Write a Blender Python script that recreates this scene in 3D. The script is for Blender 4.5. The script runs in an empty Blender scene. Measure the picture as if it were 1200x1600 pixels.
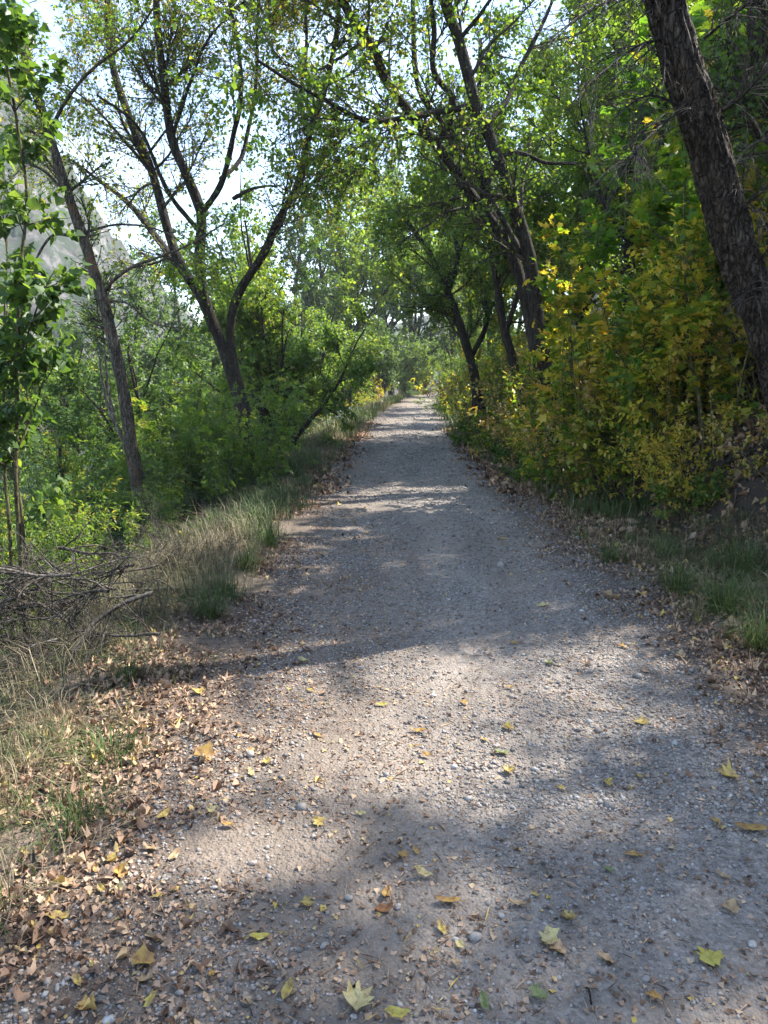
import bpy, math, random
import numpy as np
from mathutils import Vector, Matrix, Euler

R = np.random.default_rng(11)
random.seed(5)
SC = bpy.context.scene
COL = SC.collection
PI = math.pi

# ------------------------------------------------------------------ camera
CAM_H, PITCH, FPX = 1.6, math.radians(10.4), 1142.0     # FPX: focal length in pixels of the 1200x1600 photograph
cd = bpy.data.cameras.new('camera'); cam = bpy.data.objects.new('camera', cd); COL.objects.link(cam)
cam.location = (0, 0, CAM_H); cam.rotation_euler = (PI / 2 - PITCH, 0, 0)
cd.sensor_fit = 'VERTICAL'; cd.angle = 2 * math.atan(800 / FPX)
cd.clip_start = 0.05; cd.clip_end = 3000
SC.camera = cam

# ------------------------------------------------------------------ sky, sun, exposure
SUN = Vector((0.80, 0.42, 1.05)).normalized()
el = math.asin(SUN.z); az = math.atan2(SUN.x, SUN.y)
W = bpy.data.worlds.new('World'); SC.world = W; W.use_nodes = True
nt = W.node_tree; nt.nodes.clear()
sky = nt.nodes.new('ShaderNodeTexSky'); sky.sky_type = 'NISHITA'; sky.sun_disc = False
sky.sun_elevation = el; sky.sun_rotation = az; sky.air_density = 1.0; sky.dust_density = .4
tc = nt.nodes.new('ShaderNodeTexCoord')
mp = nt.nodes.new('ShaderNodeMapping'); mp.inputs['Scale'].default_value = (1, 1, 2.2); mp.inputs['Location'].default_value = (3.7, 1.3, .4)
no = nt.nodes.new('ShaderNodeTexNoise'); no.inputs['Scale'].default_value = 3.2; no.inputs['Detail'].default_value = 6; no.inputs['Roughness'].default_value = .55
rp = nt.nodes.new('ShaderNodeValToRGB'); rp.color_ramp.elements[0].position = .50; rp.color_ramp.elements[1].position = .78
rp.color_ramp.elements[0].color = (0.0, 0.0, 0.0, 1); rp.color_ramp.elements[1].color = (.75, .75, .75, 1)
mx = nt.nodes.new('ShaderNodeMix'); mx.data_type = 'RGBA'; mx.inputs[7].default_value = (3.9, 4.1, 4.4, 1)
bg = nt.nodes.new('ShaderNodeBackground'); bg.inputs['Strength'].default_value = 0.105
wo = nt.nodes.new('ShaderNodeOutputWorld')
L = nt.links.new
L(tc.outputs['Generated'], mp.inputs[0]); L(mp.outputs[0], no.inputs['Vector']); L(no.outputs[0], rp.inputs[0])
L(rp.outputs[0], mx.inputs[0]); L(sky.outputs[0], mx.inputs[6]); L(mx.outputs[2], bg.inputs[0]); L(bg.outputs[0], wo.inputs[0])
sl = bpy.data.lights.new('sun', 'SUN'); sl.energy = 3.3; sl.angle = math.radians(0.55); sl.color = (1, .95, .86)
so = bpy.data.objects.new('sun', sl); COL.objects.link(so); so.rotation_euler = SUN.to_track_quat('Z', 'Y').to_euler(); so.location = (10, 6, 30)
SC.view_settings.view_transform = 'Standard'; SC.view_settings.look = 'None'
SC.view_settings.exposure = 2.4; SC.view_settings.gamma = 1; SC.view_settings.use_curve_mapping = False
cy = SC.cycles
cy.max_bounces = 5; cy.diffuse_bounces = 3; cy.glossy_bounces = 2; cy.transmission_bounces = 4; cy.transparent_max_bounces = 4

# ------------------------------------------------------------------ helpers
def ray(px, py):
    x = (px - 600) / FPX; v = (800 - py) / FPX
    c, s = math.cos(PITCH), math.sin(PITCH)
    return np.array([x, c + v * s, -s + v * c])
def P(px, py, Y):                       # where the sight line through that pixel reaches the depth Y
    d = ray(px, py); return np.array([0, 0, CAM_H]) + d * (Y / d[1])

def hash3(i, j, k, s=0):
    n = (i * 374761393 + j * 668265263 + k * 2147483647 % 1274126177 + s * 974634777) & 0xffffffff
    n = ((n ^ (n >> 13)) * 1274126177) & 0xffffffff
    n = n ^ (n >> 16)
    return (n & 0xffff) / 65535.0
def vnoise(p, s=0):                     # value noise, p: (N,3)
    p = np.asarray(p, float); f = np.floor(p); i = f.astype(np.int64); t = p - f; t = t * t * (3 - 2 * t)
    out = 0
    for a in (0, 1):
        for b in (0, 1):
            for c in (0, 1):
                w = (t[:, 0] if a else 1 - t[:, 0]) * (t[:, 1] if b else 1 - t[:, 1]) * (t[:, 2] if c else 1 - t[:, 2])
                out = out + w * hash3(i[:, 0] + a, i[:, 1] + b, i[:, 2] + c, s)
    return out * 2 - 1
def noise2(x, y, f, s=0):
    x = np.asarray(x, float); y = np.asarray(y, float)
    sh = np.broadcast(x, y).shape
    p = np.stack([np.broadcast_to(x, sh).ravel() * f, np.broadcast_to(y, sh).ravel() * f, np.zeros(int(np.prod(sh)))], 1)
    return vnoise(p, s).reshape(sh)

_py = np.array([-60, -30, 0, 9, 17, 31, 46, 63, 87, 110, 140, 180, 260]); _px = np.array([0, .2, .45, .45, .5, 1.12, 2.1, 3.65, 7.6, 14.5, 28, 50, 100.])
_ty = np.linspace(-60, 260, 1281); _tx = np.interp(_ty, _py, _px)
_k = np.hanning(41); _k /= _k.sum(); _tx = np.convolve(np.pad(_tx, 20, 'edge'), _k, 'valid')
def pathc(y): return np.interp(y, _ty, _tx)
def smooth(a, b, x):
    t = np.clip((x - a) / (b - a), 0, 1); return t * t * (3 - 2 * t)
def H(x, y):                            # terrain height
    x = np.asarray(x, float); y = np.asarray(y, float)
    u = x - pathc(y)
    r = np.maximum(u - 2.15, 0)
    bank = 1.02 * r * smooth(0, 1.0, r) ; bank = 24 * (1 - np.exp(-bank / 24))
    l = np.maximum(-u - 1.75, 0)
    drop = -2.6 * smooth(0, 5.2, l) - .08 * np.minimum(l, 1)
    far = 3.2 * smooth(13.5, 24, l) + .035 * np.maximum(l - 24, 0)
    off = smooth(1.3, 2.6, np.abs(u))
    n = noise2(x, y, .45, 1) * .16 + noise2(x, y, 1.3, 2) * .07 + noise2(x, y, 4.1, 3) * .025
    return bank + drop + far + n * off + .012 * noise2(x, y, .8, 4) + smooth(.0, .9, np.abs(u) - 1.1) * .03
def Hs(x, y): return float(H(np.array([x]), np.array([y]))[0])
def G(px, py):                          # the ground point seen at that pixel
    d = ray(px, py); o = np.array([0, 0, CAM_H]); t = np.linspace(.5, 60, 6000)
    q = o + d[None] * t[:, None]; z = H(q[:, 0], q[:, 1]); i = np.argmax(q[:, 2] < z)
    return q[i]

# ---- meshes
def mesh(name, V, F, mat=None, attrs=None, smooth_=False, F2=None):
    """V (N,3); F (M,k) int array; F2 optional second face array of another size"""
    me = bpy.data.meshes.new(name)
    V = np.ascontiguousarray(V, np.float32)
    fs = [np.asarray(f) for f in ((F,) if F2 is None else (F, F2)) if len(f)]
    idx = np.concatenate([f.ravel() for f in fs]).astype(np.int32)
    tot = np.concatenate([np.full(len(f), f.shape[1], np.int32) for f in fs])
    st = np.concatenate([[0], np.cumsum(tot)[:-1]]).astype(np.int32)
    me.vertices.add(len(V)); me.vertices.foreach_set('co', V.ravel())
    me.loops.add(len(idx)); me.loops.foreach_set('vertex_index', idx)
    me.polygons.add(len(tot)); me.polygons.foreach_set('loop_start', st); me.polygons.foreach_set('loop_total', tot)
    if smooth_: me.polygons.foreach_set('use_smooth', np.ones(len(tot), bool))
    me.update(calc_edges=True)
    for k, (dom, a) in (attrs or {}).items():
        at = me.attributes.new(k, 'FLOAT', dom); at.data.foreach_set('value', np.ascontiguousarray(a, np.float32))
    if mat: me.materials.append(mat)
    return me
def part(name, me, parent=None, kind=None, loc=None):
    o = bpy.data.objects.new(name, me); COL.objects.link(o)
    if parent is not None: o.parent = parent
    if kind: o['kind'] = kind
    if loc is not None: o.location = loc
    return o
def thing(name, label, cat, loc=(0, 0, 0), rz=0, group=None, me=None):
    o = bpy.data.objects.new(name, me); COL.objects.link(o); o.location = loc; o.rotation_euler = (0, 0, rz)
    o['label'] = label; o['category'] = cat
    if group: o['group'] = group
    return o
def dup(root, loc, rz=0, sc=1.0, label=None, group=None, mats=None, tilt=(0, 0)):
    r = root.copy(); COL.objects.link(r); r.location = loc; r.rotation_euler = (tilt[0], tilt[1], rz)
    r.scale = (sc, sc, sc) if not hasattr(sc, '__len__') else sc
    if label: r['label'] = label
    if group: r['group'] = group
    for ch in list(root.children):
        c = ch.copy(); COL.objects.link(c); c.parent = r
        if mats and ch.name.split('.')[0] in mats:
            c.material_slots[0].link = 'OBJECT'; c.material_slots[0].material = mats[ch.name.split('.')[0]]
        for g in ch.children:
            d = g.copy(); COL.objects.link(d); d.parent = c
    return r

def nrm(v): return v / np.maximum(np.linalg.norm(v, axis=-1, keepdims=True), 1e-9)
def resample(pts, K):
    p = np.asarray(pts, float); n = len(p)
    if n == 2: return p[0] + (p[1] - p[0]) * np.linspace(0, 1, K)[:, None]
    q = np.vstack([2 * p[0] - p[1], p, 2 * p[-1] - p[-2]])
    d = np.concatenate([[0], np.cumsum(np.linalg.norm(np.diff(p, axis=0), axis=1))]); s = np.linspace(0, d[-1], K)
    i = np.clip(np.searchsorted(d, s, 'right') - 1, 0, n - 2); t = ((s - d[i]) / (d[i + 1] - d[i] + 1e-9))[:, None]
    a, b, c, e = q[i], q[i + 1], q[i + 2], q[i + 3]
    return .5 * (2 * b + (c - a) * t + (2 * a - 5 * b + 4 * c - e) * t ** 2 + (3 * b - a - 3 * c + e) * t ** 3)
def tubes(pts, rad, sides=5):
    """pts (B,K,3), rad (B,K) -> verts, quads"""
    B, K, _ = pts.shape
    T = np.empty_like(pts); T[:, 1:-1] = pts[:, 2:] - pts[:, :-2]; T[:, 0] = pts[:, 1] - pts[:, 0]; T[:, -1] = pts[:, -1] - pts[:, -2]; T = nrm(T)
    m = nrm(T.mean(1)); ref = np.where(np.abs(m[:, 2:3]) < .8, np.array([[0, 0, 1.]]), np.array([[1., 0, 0]]))
    a = nrm(np.cross(ref[:, None, :].repeat(K, 1), T)); b = np.cross(T, a)
    th = np.arange(sides) * 2 * PI / sides
    V = pts[:, :, None] + rad[:, :, None, None] * (a[:, :, None] * np.cos(th)[None, None, :, None] + b[:, :, None] * np.sin(th)[None, None, :, None])
    base = (np.arange(B) * K * sides)[:, None, None] + (np.arange(K - 1) * sides)[None, :, None]
    j = np.arange(sides)[None, None, :]; j2 = (j + 1) % sides
    F = np.stack([base + j, base + j2, base + sides + j2, base + sides + j], -1).reshape(-1, 4)
    return V.reshape(-1, 3), F
def grow(par, parr, n, t0, t1, ln, ang, K, up=0., wig=.12, rf=.55, rmin=.002, tipf=.3, bias=None, tap=.5):
    B, Kp, _ = par.shape
    w = np.linalg.norm(np.diff(par, axis=1), axis=2).sum(1); w = w / w.sum()
    bi = R.choice(B, n, p=w); t = R.uniform(t0, t1, n); f = t * (Kp - 1); i = np.minimum(f.astype(int), Kp - 2); fr = (f - i)[:, None]
    s = par[bi, i] * (1 - fr) + par[bi, i + 1] * fr; r = parr[bi, i] * (1 - fr[:, 0]) + parr[bi, i + 1] * fr[:, 0]
    T = nrm(par[bi, i + 1] - par[bi, i]); rv = R.normal(size=(n, 3)); pr = nrm(rv - (rv * T).sum(1, keepdims=True) * T)
    a = (ang + R.normal(0, .22, n))[:, None]; d = np.cos(a) * T + np.sin(a) * pr
    if bias is not None: d = nrm(d + np.asarray(bias))
    Ln = ln * R.uniform(.55, 1.25, n) * (1 - tap * t); st = (Ln / (K - 1))[:, None]
    pts = np.empty((n, K, 3)); pts[:, 0] = s
    for k in range(1, K):
        d = nrm(d + np.array([0, 0, up]) + R.normal(0, wig, (n, 3))); pts[:, k] = pts[:, k - 1] + d * st
    r0 = np.clip(r * rf, rmin, None)
    rad = r0[:, None] * np.linspace(1, tipf, K)[None]
    return pts, rad

# ---- leaf shapes: verts (x across, y along, z) and triangles
def _fan(outline, z=0.0):
    n = len(outline); V = [(0, .35, .0)] + [(x, y, zz) for x, y, zz in outline]
    return np.array(V, float), np.array([(0, i + 1, (i + 1) % n + 1) for i in range(n)])
LEAF = {}
LEAF['simple'] = (np.array([(0, 0, 0), (.5, .45, .12), (0, 1, -.06), (-.5, .45, .12)], float), np.array([(0, 1, 2), (0, 2, 3)]))
LEAF['ovate'] = (np.array([(0, 0, 0), (.42, .25, .1), (.38, .6, .1), (0, 1, -.12), (-.38, .6, .1), (-.42, .25, .1), (0, .45, 0)], float),
                 np.array([(0, 1, 6), (1, 2, 6), (2, 3, 6), (3, 4, 6), (4, 5, 6), (5, 0, 6)]))
LEAF['heart'] = (np.array([(0, .08, 0), (.38, -.02, .06), (.56, .28, .1), (.3, .68, .08), (0, 1.05, -.15), (-.3, .68, .08), (-.56, .28, .1), (-.38, -.02, .06), (0, .42, -.02)], float),
                 np.array([(i, (i + 1) % 8, 8) for i in range(8)]))
_mo = [(0, 0, 0), (.28, .05, .03), (.62, .0, -.05), (.42, .3, .05), (.68, .62, -.06), (.26, .58, .05), (0, 1.05, -.12), (-.26, .58, .05), (-.68, .62, -.06), (-.42, .3, .05), (-.62, .0, -.05), (-.28, .05, .03)]
LEAF['maple'] = _fan(_mo)
def _comp(k=5):
    V, F = [], []; s = LEAF['simple'][0]
    spots = [(0, 1.0, 0.0, .5)] + [(sx, yy, sx * 1.0, .42) for yy in (.72, .4) for sx in (1, -1)]
    for (sx, yy, a, sc) in spots[:k]:
        c, q = math.cos(-a), math.sin(-a); b = len(V)
        for x, y, z in s:
            X, Y = x * sc * .42, y * sc; V.append((c * X - q * Y, yy * .62 + q * X + c * Y, z * sc - .1 * (q * X + c * Y)))
        F += [(b, b + 1, b + 2), (b, b + 2, b + 3)]
    return np.array(V), np.array(F)
LEAF['compound'] = _comp()
def leafmesh(name, pos, dr, up, size, shape, mat, wid=1.0, jit=.38):
    n = len(pos); tv, tf = LEAF[shape]
    y = nrm(dr); x = nrm(np.cross(y, up)); z = np.cross(x, y)
    s = size * R.uniform(1 - jit, 1 + jit, n)
    curl = R.uniform(-.5, 1.6, n)
    V = pos[:, None] + s[:, None, None] * (x[:, None] * tv[None, :, :1] * wid + y[:, None] * tv[None, :, 1:2] + z[:, None] * tv[None, :, 2:3] * curl[:, None, None])
    F = (np.arange(n)[:, None, None] * len(tv) + tf[None]).reshape(-1, 3)
    rnd = R.random(n).repeat(len(tf))
    return mesh(name, V.reshape(-1, 3), F, mat, {'rnd': ('FACE', rnd)})
def leaf_spots(tw, n, spread=.03, droop=.35, t0=.15, tiltn=.45, dn=.6):
    B, K, _ = tw.shape; bi = R.integers(0, B, n); f = R.uniform(t0, 1, n) * (K - 1); i = np.minimum(f.astype(int), K - 2); fr = (f - i)[:, None]
    p = tw[bi, i] * (1 - fr) + tw[bi, i + 1] * fr + R.normal(0, spread, (n, 3))
    T = nrm(tw[bi, i + 1] - tw[bi, i]); d = nrm(T * .6 + R.normal(0, dn, (n, 3)) - np.array([0, 0, droop]))
    up = nrm(np.array([0, 0, 1.]) + R.normal(0, tiltn, (n, 3)))
    return p, d, up

# ------------------------------------------------------------------ materials
def new_mat(name):
    m = bpy.data.materials.new(name); m.use_nodes = True; t = m.node_tree; t.nodes.clear()
    o = t.nodes.new('ShaderNodeOutputMaterial'); return m, t, o
def ramp(t, stops, inp=None):
    r = t.nodes.new('ShaderNodeValToRGB'); e = r.color_ramp.elements
    while len(e) > 1: e.remove(e[-1])
    e[0].position = stops[0][0]; e[0].color = (*stops[0][1], 1)
    for p, c in stops[1:]:
        k = e.new(p); k.color = (*c, 1)
    if inp is not None: t.links.new(inp, r.inputs[0])
    return r.outputs[0]
def tnoise(t, vec, scale, detail=3, rough=.55, dist=0):
    n = t.nodes.new('ShaderNodeTexNoise'); n.inputs['Scale'].default_value = scale; n.inputs['Detail'].default_value = detail
    n.inputs['Roughness'].default_value = rough; n.inputs['Distortion'].default_value = dist
    if vec is not None: t.links.new(vec, n.inputs['Vector'])
    return n.outputs[0]
def tmath(t, op, a, b=None, c=None):
    n = t.nodes.new('ShaderNodeMath'); n.operation = op
    for i, v in enumerate((a, b, c)):
        if v is None: continue
        if isinstance(v, (int, float)): n.inputs[i].default_value = v
        else: t.links.new(v, n.inputs[i])
    return n.outputs[0]
def tmix(t, f, a, b, mode='MIX'):
    n = t.nodes.new('ShaderNodeMix'); n.data_type = 'RGBA'; n.blend_type = mode
    for i, v in ((0, f), (6, a), (7, b)):
        if isinstance(v, (int, float)): n.inputs[i].default_value = v
        elif isinstance(v, tuple): n.inputs[i].default_value = (*v, 1)
        else: t.links.new(v, n.inputs[i])
    return n.outputs[2]
def leaf_mat(name, stops, trans=.55, rough=.45, nscale=.9, namp=.45, tboost=(1.75, 1.6, .65)):
    m, t, o = new_mat(name)
    a = t.nodes.new('ShaderNodeAttribute'); a.attribute_name = 'rnd'
    g = t.nodes.new('ShaderNodeNewGeometry')
    n = tnoise(t, g.outputs['Position'], nscale, 2)
    f = tmath(t, 'ADD', a.outputs['Fac'], tmath(t, 'MULTIPLY', tmath(t, 'SUBTRACT', n, .5), namp * 3))
    c = ramp(t, stops, f)
    b = t.nodes.new('ShaderNodeBsdfPrincipled'); b.inputs['Roughness'].default_value = rough; b.inputs['Specular IOR Level'].default_value = .35
    t.links.new(c, b.inputs['Base Color'])
    tr = t.nodes.new('ShaderNodeBsdfTranslucent'); t.links.new(tmix(t, 1.0, c, tboost, 'MULTIPLY'), tr.inputs[0])
    s = t.nodes.new('ShaderNodeMixShader'); s.inputs[0].default_value = trans
    t.links.new(b.outputs[0], s.inputs[1]); t.links.new(tr.outputs[0], s.inputs[2]); t.links.new(s.outputs[0], o.inputs[0])
    return m
GR1 = [(0, (.055, .11, .022)), (.35, (.09, .165, .032)), (.7, (.14, .22, .045)), (.93, (.18, .25, .05)), (1, (.33, .30, .06))]
M = {}
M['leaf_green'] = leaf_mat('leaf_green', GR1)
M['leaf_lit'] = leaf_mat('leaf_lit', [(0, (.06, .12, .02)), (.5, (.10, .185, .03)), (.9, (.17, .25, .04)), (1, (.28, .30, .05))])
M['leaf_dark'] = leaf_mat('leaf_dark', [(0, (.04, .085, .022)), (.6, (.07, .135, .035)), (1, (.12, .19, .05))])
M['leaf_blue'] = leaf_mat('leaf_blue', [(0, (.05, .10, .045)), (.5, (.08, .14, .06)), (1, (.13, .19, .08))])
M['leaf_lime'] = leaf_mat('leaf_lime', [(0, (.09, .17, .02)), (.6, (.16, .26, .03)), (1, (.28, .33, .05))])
M['leaf_yellowgreen'] = leaf_mat('leaf_yellowgreen', [(0, (.07, .15, .018)), (.3, (.13, .22, .025)), (.55, (.28, .31, .035)), (.8, (.46, .40, .05)), (1, (.52, .36, .08))], namp=.5)
M['leaf_yellow'] = leaf_mat('leaf_yellow', [(0, (.15, .21, .025)), (.3, (.32, .32, .04)), (.7, (.50, .42, .06)), (1, (.50, .33, .10))], namp=.35)
M['leaf_tawny'] = leaf_mat('leaf_tawny', [(0, (.09, .13, .02)), (.4, (.24, .22, .04)), (.7, (.40, .29, .08)), (1, (.36, .21, .10))], namp=.3, trans=.3)
M['leaf_sparse'] = leaf_mat('leaf_sparse', [(0, (.07, .13, .018)), (.5, (.13, .19, .025)), (.8, (.28, .27, .035)), (1, (.36, .26, .05))])
M['leaf_bright'] = leaf_mat('leaf_bright', [(0, (.055, .14, .018)), (.6, (.10, .22, .03)), (1, (.18, .29, .05))], namp=.2)

def bark_mat(name, c0, c1, c2, scale=9, stretch=.16, bump=.6, patch=None):
    m, t, o = new_mat(name)
    g = t.nodes.new('ShaderNodeTexCoord'); mp = t.nodes.new('ShaderNodeMapping'); mp.inputs['Scale'].default_value = (1, 1, stretch)
    t.links.new(g.outputs['Object'], mp.inputs[0])
    n1 = tnoise(t, mp.outputs[0], scale * 3, 6, .65, .6); n2 = tnoise(t, g.outputs['Object'], 2.2, 3)
    c = ramp(t, [(.32, c0), (.52, c1), (.72, c2)], n1)
    c = tmix(t, tmath(t, 'MULTIPLY', n2, .6), c, tmix(t, .5, c, c0))
    vb = t.nodes.new('ShaderNodeTexVoronoi'); vb.feature = 'DISTANCE_TO_EDGE'; vb.inputs['Scale'].default_value = scale * 3.2
    vm = t.nodes.new('ShaderNodeVectorMath'); vm.operation = 'ADD'; t.links.new(mp.outputs[0], vm.inputs[0])
    vn = t.nodes.new('ShaderNodeTexNoise'); vn.inputs['Scale'].default_value = scale * 1.3; t.links.new(g.outputs['Object'], vn.inputs['Vector'])
    vs_ = t.nodes.new('ShaderNodeVectorMath'); vs_.operation = 'SCALE'; vs_.inputs['Scale'].default_value = .08; t.links.new(vn.outputs['Color'], vs_.inputs[0]); t.links.new(vs_.outputs[0], vm.inputs[1])
    t.links.new(vm.outputs[0], vb.inputs['Vector']); ed = ramp(t, [(0, (0, 0, 0)), (.16, (1, 1, 1))], vb.outputs['Distance'])
    c = tmix(t, 1.0, c, ramp(t, [(0, (.35, .32, .30)), (1, (1.15, 1.15, 1.15))], ed), 'MULTIPLY')
    if patch:
        pm = ramp(t, [(.56, (0, 0, 0)), (.64, (1, 1, 1))], tnoise(t, g.outputs['Object'], 4.5, 4)); c = tmix(t, pm, c, patch)
    b = t.nodes.new('ShaderNodeBsdfPrincipled'); b.inputs['Roughness'].default_value = .9; b.inputs['Specular IOR Level'].default_value = .2
    t.links.new(c, b.inputs['Base Color'])
    bp = t.nodes.new('ShaderNodeBump'); bp.inputs['Strength'].default_value = bump; bp.inputs['Distance'].default_value = .02
    t.links.new(tmath(t, 'ADD', n1, tmath(t, 'MULTIPLY', ed, .7)), bp.inputs['Height']); t.links.new(bp.outputs[0], b.inputs['Normal']); t.links.new(b.outputs[0], o.inputs[0])
    return m
M['bark_dark'] = bark_mat('bark_dark', (.012, .010, .008), (.042, .034, .028), (.10, .085, .072))
M['bark_grey'] = bark_mat('bark_grey', (.03, .024, .018), (.10, .083, .064), (.21, .18, .145), patch=(.11, .062, .036))
M['bark_brown'] = bark_mat('bark_brown', (.010, .008, .006), (.055, .041, .031), (.16, .13, .108), scale=8, stretch=.3, bump=1)
M['twig'] = bark_mat('twig', (.035, .028, .022), (.08, .065, .055), (.14, .12, .10), bump=.2)
M['dead_wood'] = bark_mat('dead_wood', (.06, .05, .04), (.15, .13, .11), (.28, .25, .21), bump=.3)
M['dead_twig'] = bark_mat('dead_twig', (.035, .03, .025), (.09, .078, .066), (.17, .15, .125), bump=.1)
M['green_stem'] = bark_mat('green_stem', (.05, .045, .02), (.11, .10, .05), (.17, .15, .08), bump=.2)

def simple_mat(name, stops, rough=.85, attr='rnd', trans=0., nscale=60, spec=.3):
    m, t, o = new_mat(name)
    a = t.nodes.new('ShaderNodeAttribute'); a.attribute_name = attr
    c = ramp(t, stops, a.outputs['Fac'])
    g = t.nodes.new('ShaderNodeNewGeometry'); n = tnoise(t, g.outputs['Position'], nscale, 3)
    c = tmix(t, 1.0, c, ramp(t, [(.3, (.72, .72, .72)), (.7, (1.2, 1.2, 1.2))], n), 'MULTIPLY')
    b = t.nodes.new('ShaderNodeBsdfPrincipled'); b.inputs['Roughness'].default_value = rough; b.inputs['Specular IOR Level'].default_value = spec
    t.links.new(c, b.inputs['Base Color'])
    if trans:
        tr = t.nodes.new('ShaderNodeBsdfTranslucent'); t.links.new(c, tr.inputs[0]); s = t.nodes.new('ShaderNodeMixShader'); s.inputs[0].default_value = trans
        t.links.new(b.outputs[0], s.inputs[1]); t.links.new(tr.outputs[0], s.inputs[2]); t.links.new(s.outputs[0], o.inputs[0])
    else: t.links.new(b.outputs[0], o.inputs[0])
    return m
M['pebble'] = simple_mat('pebble', [(0, (.12, .106, .095)), (.3, (.20, .18, .163)), (.6, (.28, .253, .23)), (.8, (.29, .238, .20)), (.95, (.32, .30, .28)), (1, (.45, .43, .41))], rough=.7, nscale=150)
M['litter'] = simple_mat('litter', [(0, (.08, .045, .03)), (.25, (.19, .115, .072)), (.5, (.32, .205, .135)), (.8, (.44, .30, .205)), (.95, (.50, .36, .22)), (1, (.52, .37, .09))], rough=.8, trans=.15, nscale=40)
M['grass'] = simple_mat('grass', [(0, (.035, .075, .015)), (.4, (.065, .115, .025)), (.6, (.11, .14, .04)), (.78, (.20, .18, .08)), (1, (.34, .28, .16))], rough=.6, trans=.25, nscale=5)
M['dry_grass'] = simple_mat('dry_grass', [(0, (.06, .075, .03)), (.35, (.14, .125, .07)), (.7, (.25, .20, .125)), (1, (.38, .31, .21))], rough=.7, trans=.2, nscale=5)

# ground and path share one soil/gravel look, mixed by distance from the path's middle line
def ground_mat(name):
    m, t, o = new_mat(name)
    g = t.nodes.new('ShaderNodeTexCoord'); v = g.outputs['Object']
    a = t.nodes.new('ShaderNodeAttribute'); a.attribute_name = 'u'
    vo = t.nodes.new('ShaderNodeTexVoronoi'); vo.inputs['Scale'].default_value = 85; t.links.new(v, vo.inputs['Vector'])
    vo2 = t.nodes.new('ShaderNodeTexVoronoi'); vo2.inputs['Scale'].default_value = 34; t.links.new(v, vo2.inputs['Vector'])
    sep = t.nodes.new('ShaderNodeSeparateColor'); t.links.new(vo.outputs['Color'], sep.inputs[0])
    sep2 = t.nodes.new('ShaderNodeSeparateColor'); t.links.new(vo2.outputs['Color'], sep2.inputs[0])
    grav = ramp(t, [(0, (.13, .116, .106)), (.4, (.21, .190, .176)), (.75, (.28, .255, .236)), (1, (.40, .37, .345))], sep.outputs[0])
    grav2 = ramp(t, [(0, (.14, .126, .117)), (.5, (.22, .198, .182)), (1, (.34, .31, .286))], sep2.outputs[1])
    grav = tmix(t, .45, grav, grav2)
    fines = ramp(t, [(.3, (.17, .142, .12)), (.7, (.285, .243, .208))], tnoise(t, v, 30, 5, .7))
    soil = ramp(t, [(.25, (.055, .041, .031)), (.5, (.11, .082, .062)), (.75, (.20, .15, .113))], tnoise(t, v, 22, 6, .75))
    lowf = tnoise(t, v, 1.1, 4, .6)
    gm = ramp(t, [(.40, (0, 0, 0)), (.60, (1, 1, 1))], tmath(t, 'ADD', lowf, tmath(t, 'MULTIPLY', tnoise(t, v, 7, 3), .25)))
    path = tmix(t, tmath(t, 'MULTIPLY', gm, .62), fines, grav)
    path = tmix(t, ramp(t, [(.42, (1, 1, 1)), (.60, (0, 0, 0))], lowf), grav, path)
    side = tmath(t, 'ADD', tmath(t, 'MULTIPLY', a.outputs['Fac'], -.5), tmath(t, 'MULTIPLY', lowf, .9))
    path = tmix(t, tmath(t, 'MULTIPLY', ramp(t, [(.45, (0, 0, 0)), (.8, (1, 1, 1))], side), .85), path, tmix(t, .45, fines, soil))
    mpp = t.nodes.new('ShaderNodeMapping'); mpp.inputs['Scale'].default_value = (2.6, .5, 1); t.links.new(v, mpp.inputs[0])
    path = tmix(t, 1.0, path, ramp(t, [(.32, (.72, .685, .64)), (.5, (.93, .885, .83)), (.7, (1.1, 1.04, .96))], tnoise(t, mpp.outputs[0], 1.0, 5, .65)), 'MULTIPLY')
    ua = tmath(t, 'ADD', tmath(t, 'ABSOLUTE', a.outputs['Fac']), tmath(t, 'MULTIPLY', tmath(t, 'SUBTRACT', tnoise(t, v, 1.9, 5, .7), .5), 1.3))
    e = ramp(t, [(.46, (0, 0, 0)), (.62, (1, 1, 1))], tmath(t, 'MULTIPLY', ua, .5))
    c = tmix(t, e, path, soil)
    humus = ramp(t, [(.3, (.018, .014, .011)), (.6, (.045, .033, .025)), (.8, (.085, .062, .046))], tnoise(t, v, 14, 6, .75))
    c = tmix(t, ramp(t, [(.46, (0, 0, 0)), (.6, (1, 1, 1))], tmath(t, 'MULTIPLY', tmath(t, 'ADD', tmath(t, 'ABSOLUTE', a.outputs['Fac']), tmath(t, 'MULTIPLY', lowf, .6)), .2)), c, humus)
    b = t.nodes.new('ShaderNodeBsdfPrincipled'); b.inputs['Roughness'].default_value = .85; b.inputs['Specular IOR Level'].default_value = .35
    t.links.new(c, b.inputs['Base Color'])
    hgt = tmath(t, 'ADD', tmath(t, 'MULTIPLY', vo.outputs['Distance'], -.8), tmath(t, 'ADD', tmath(t, 'MULTIPLY', vo2.outputs['Distance'], -.9), tmath(t, 'MULTIPLY', tnoise(t, v, 60, 4, .7), .8)))
    bp = t.nodes.new('ShaderNodeBump'); bp.inputs['Strength'].default_value = .9; bp.inputs['Distance'].default_value = .010
    t.links.new(hgt, bp.inputs['Height']); t.links.new(bp.outputs[0], b.inputs['Normal']); t.links.new(b.outputs[0], o.inputs[0])
    return m
M['ground'] = ground_mat('ground')

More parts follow.
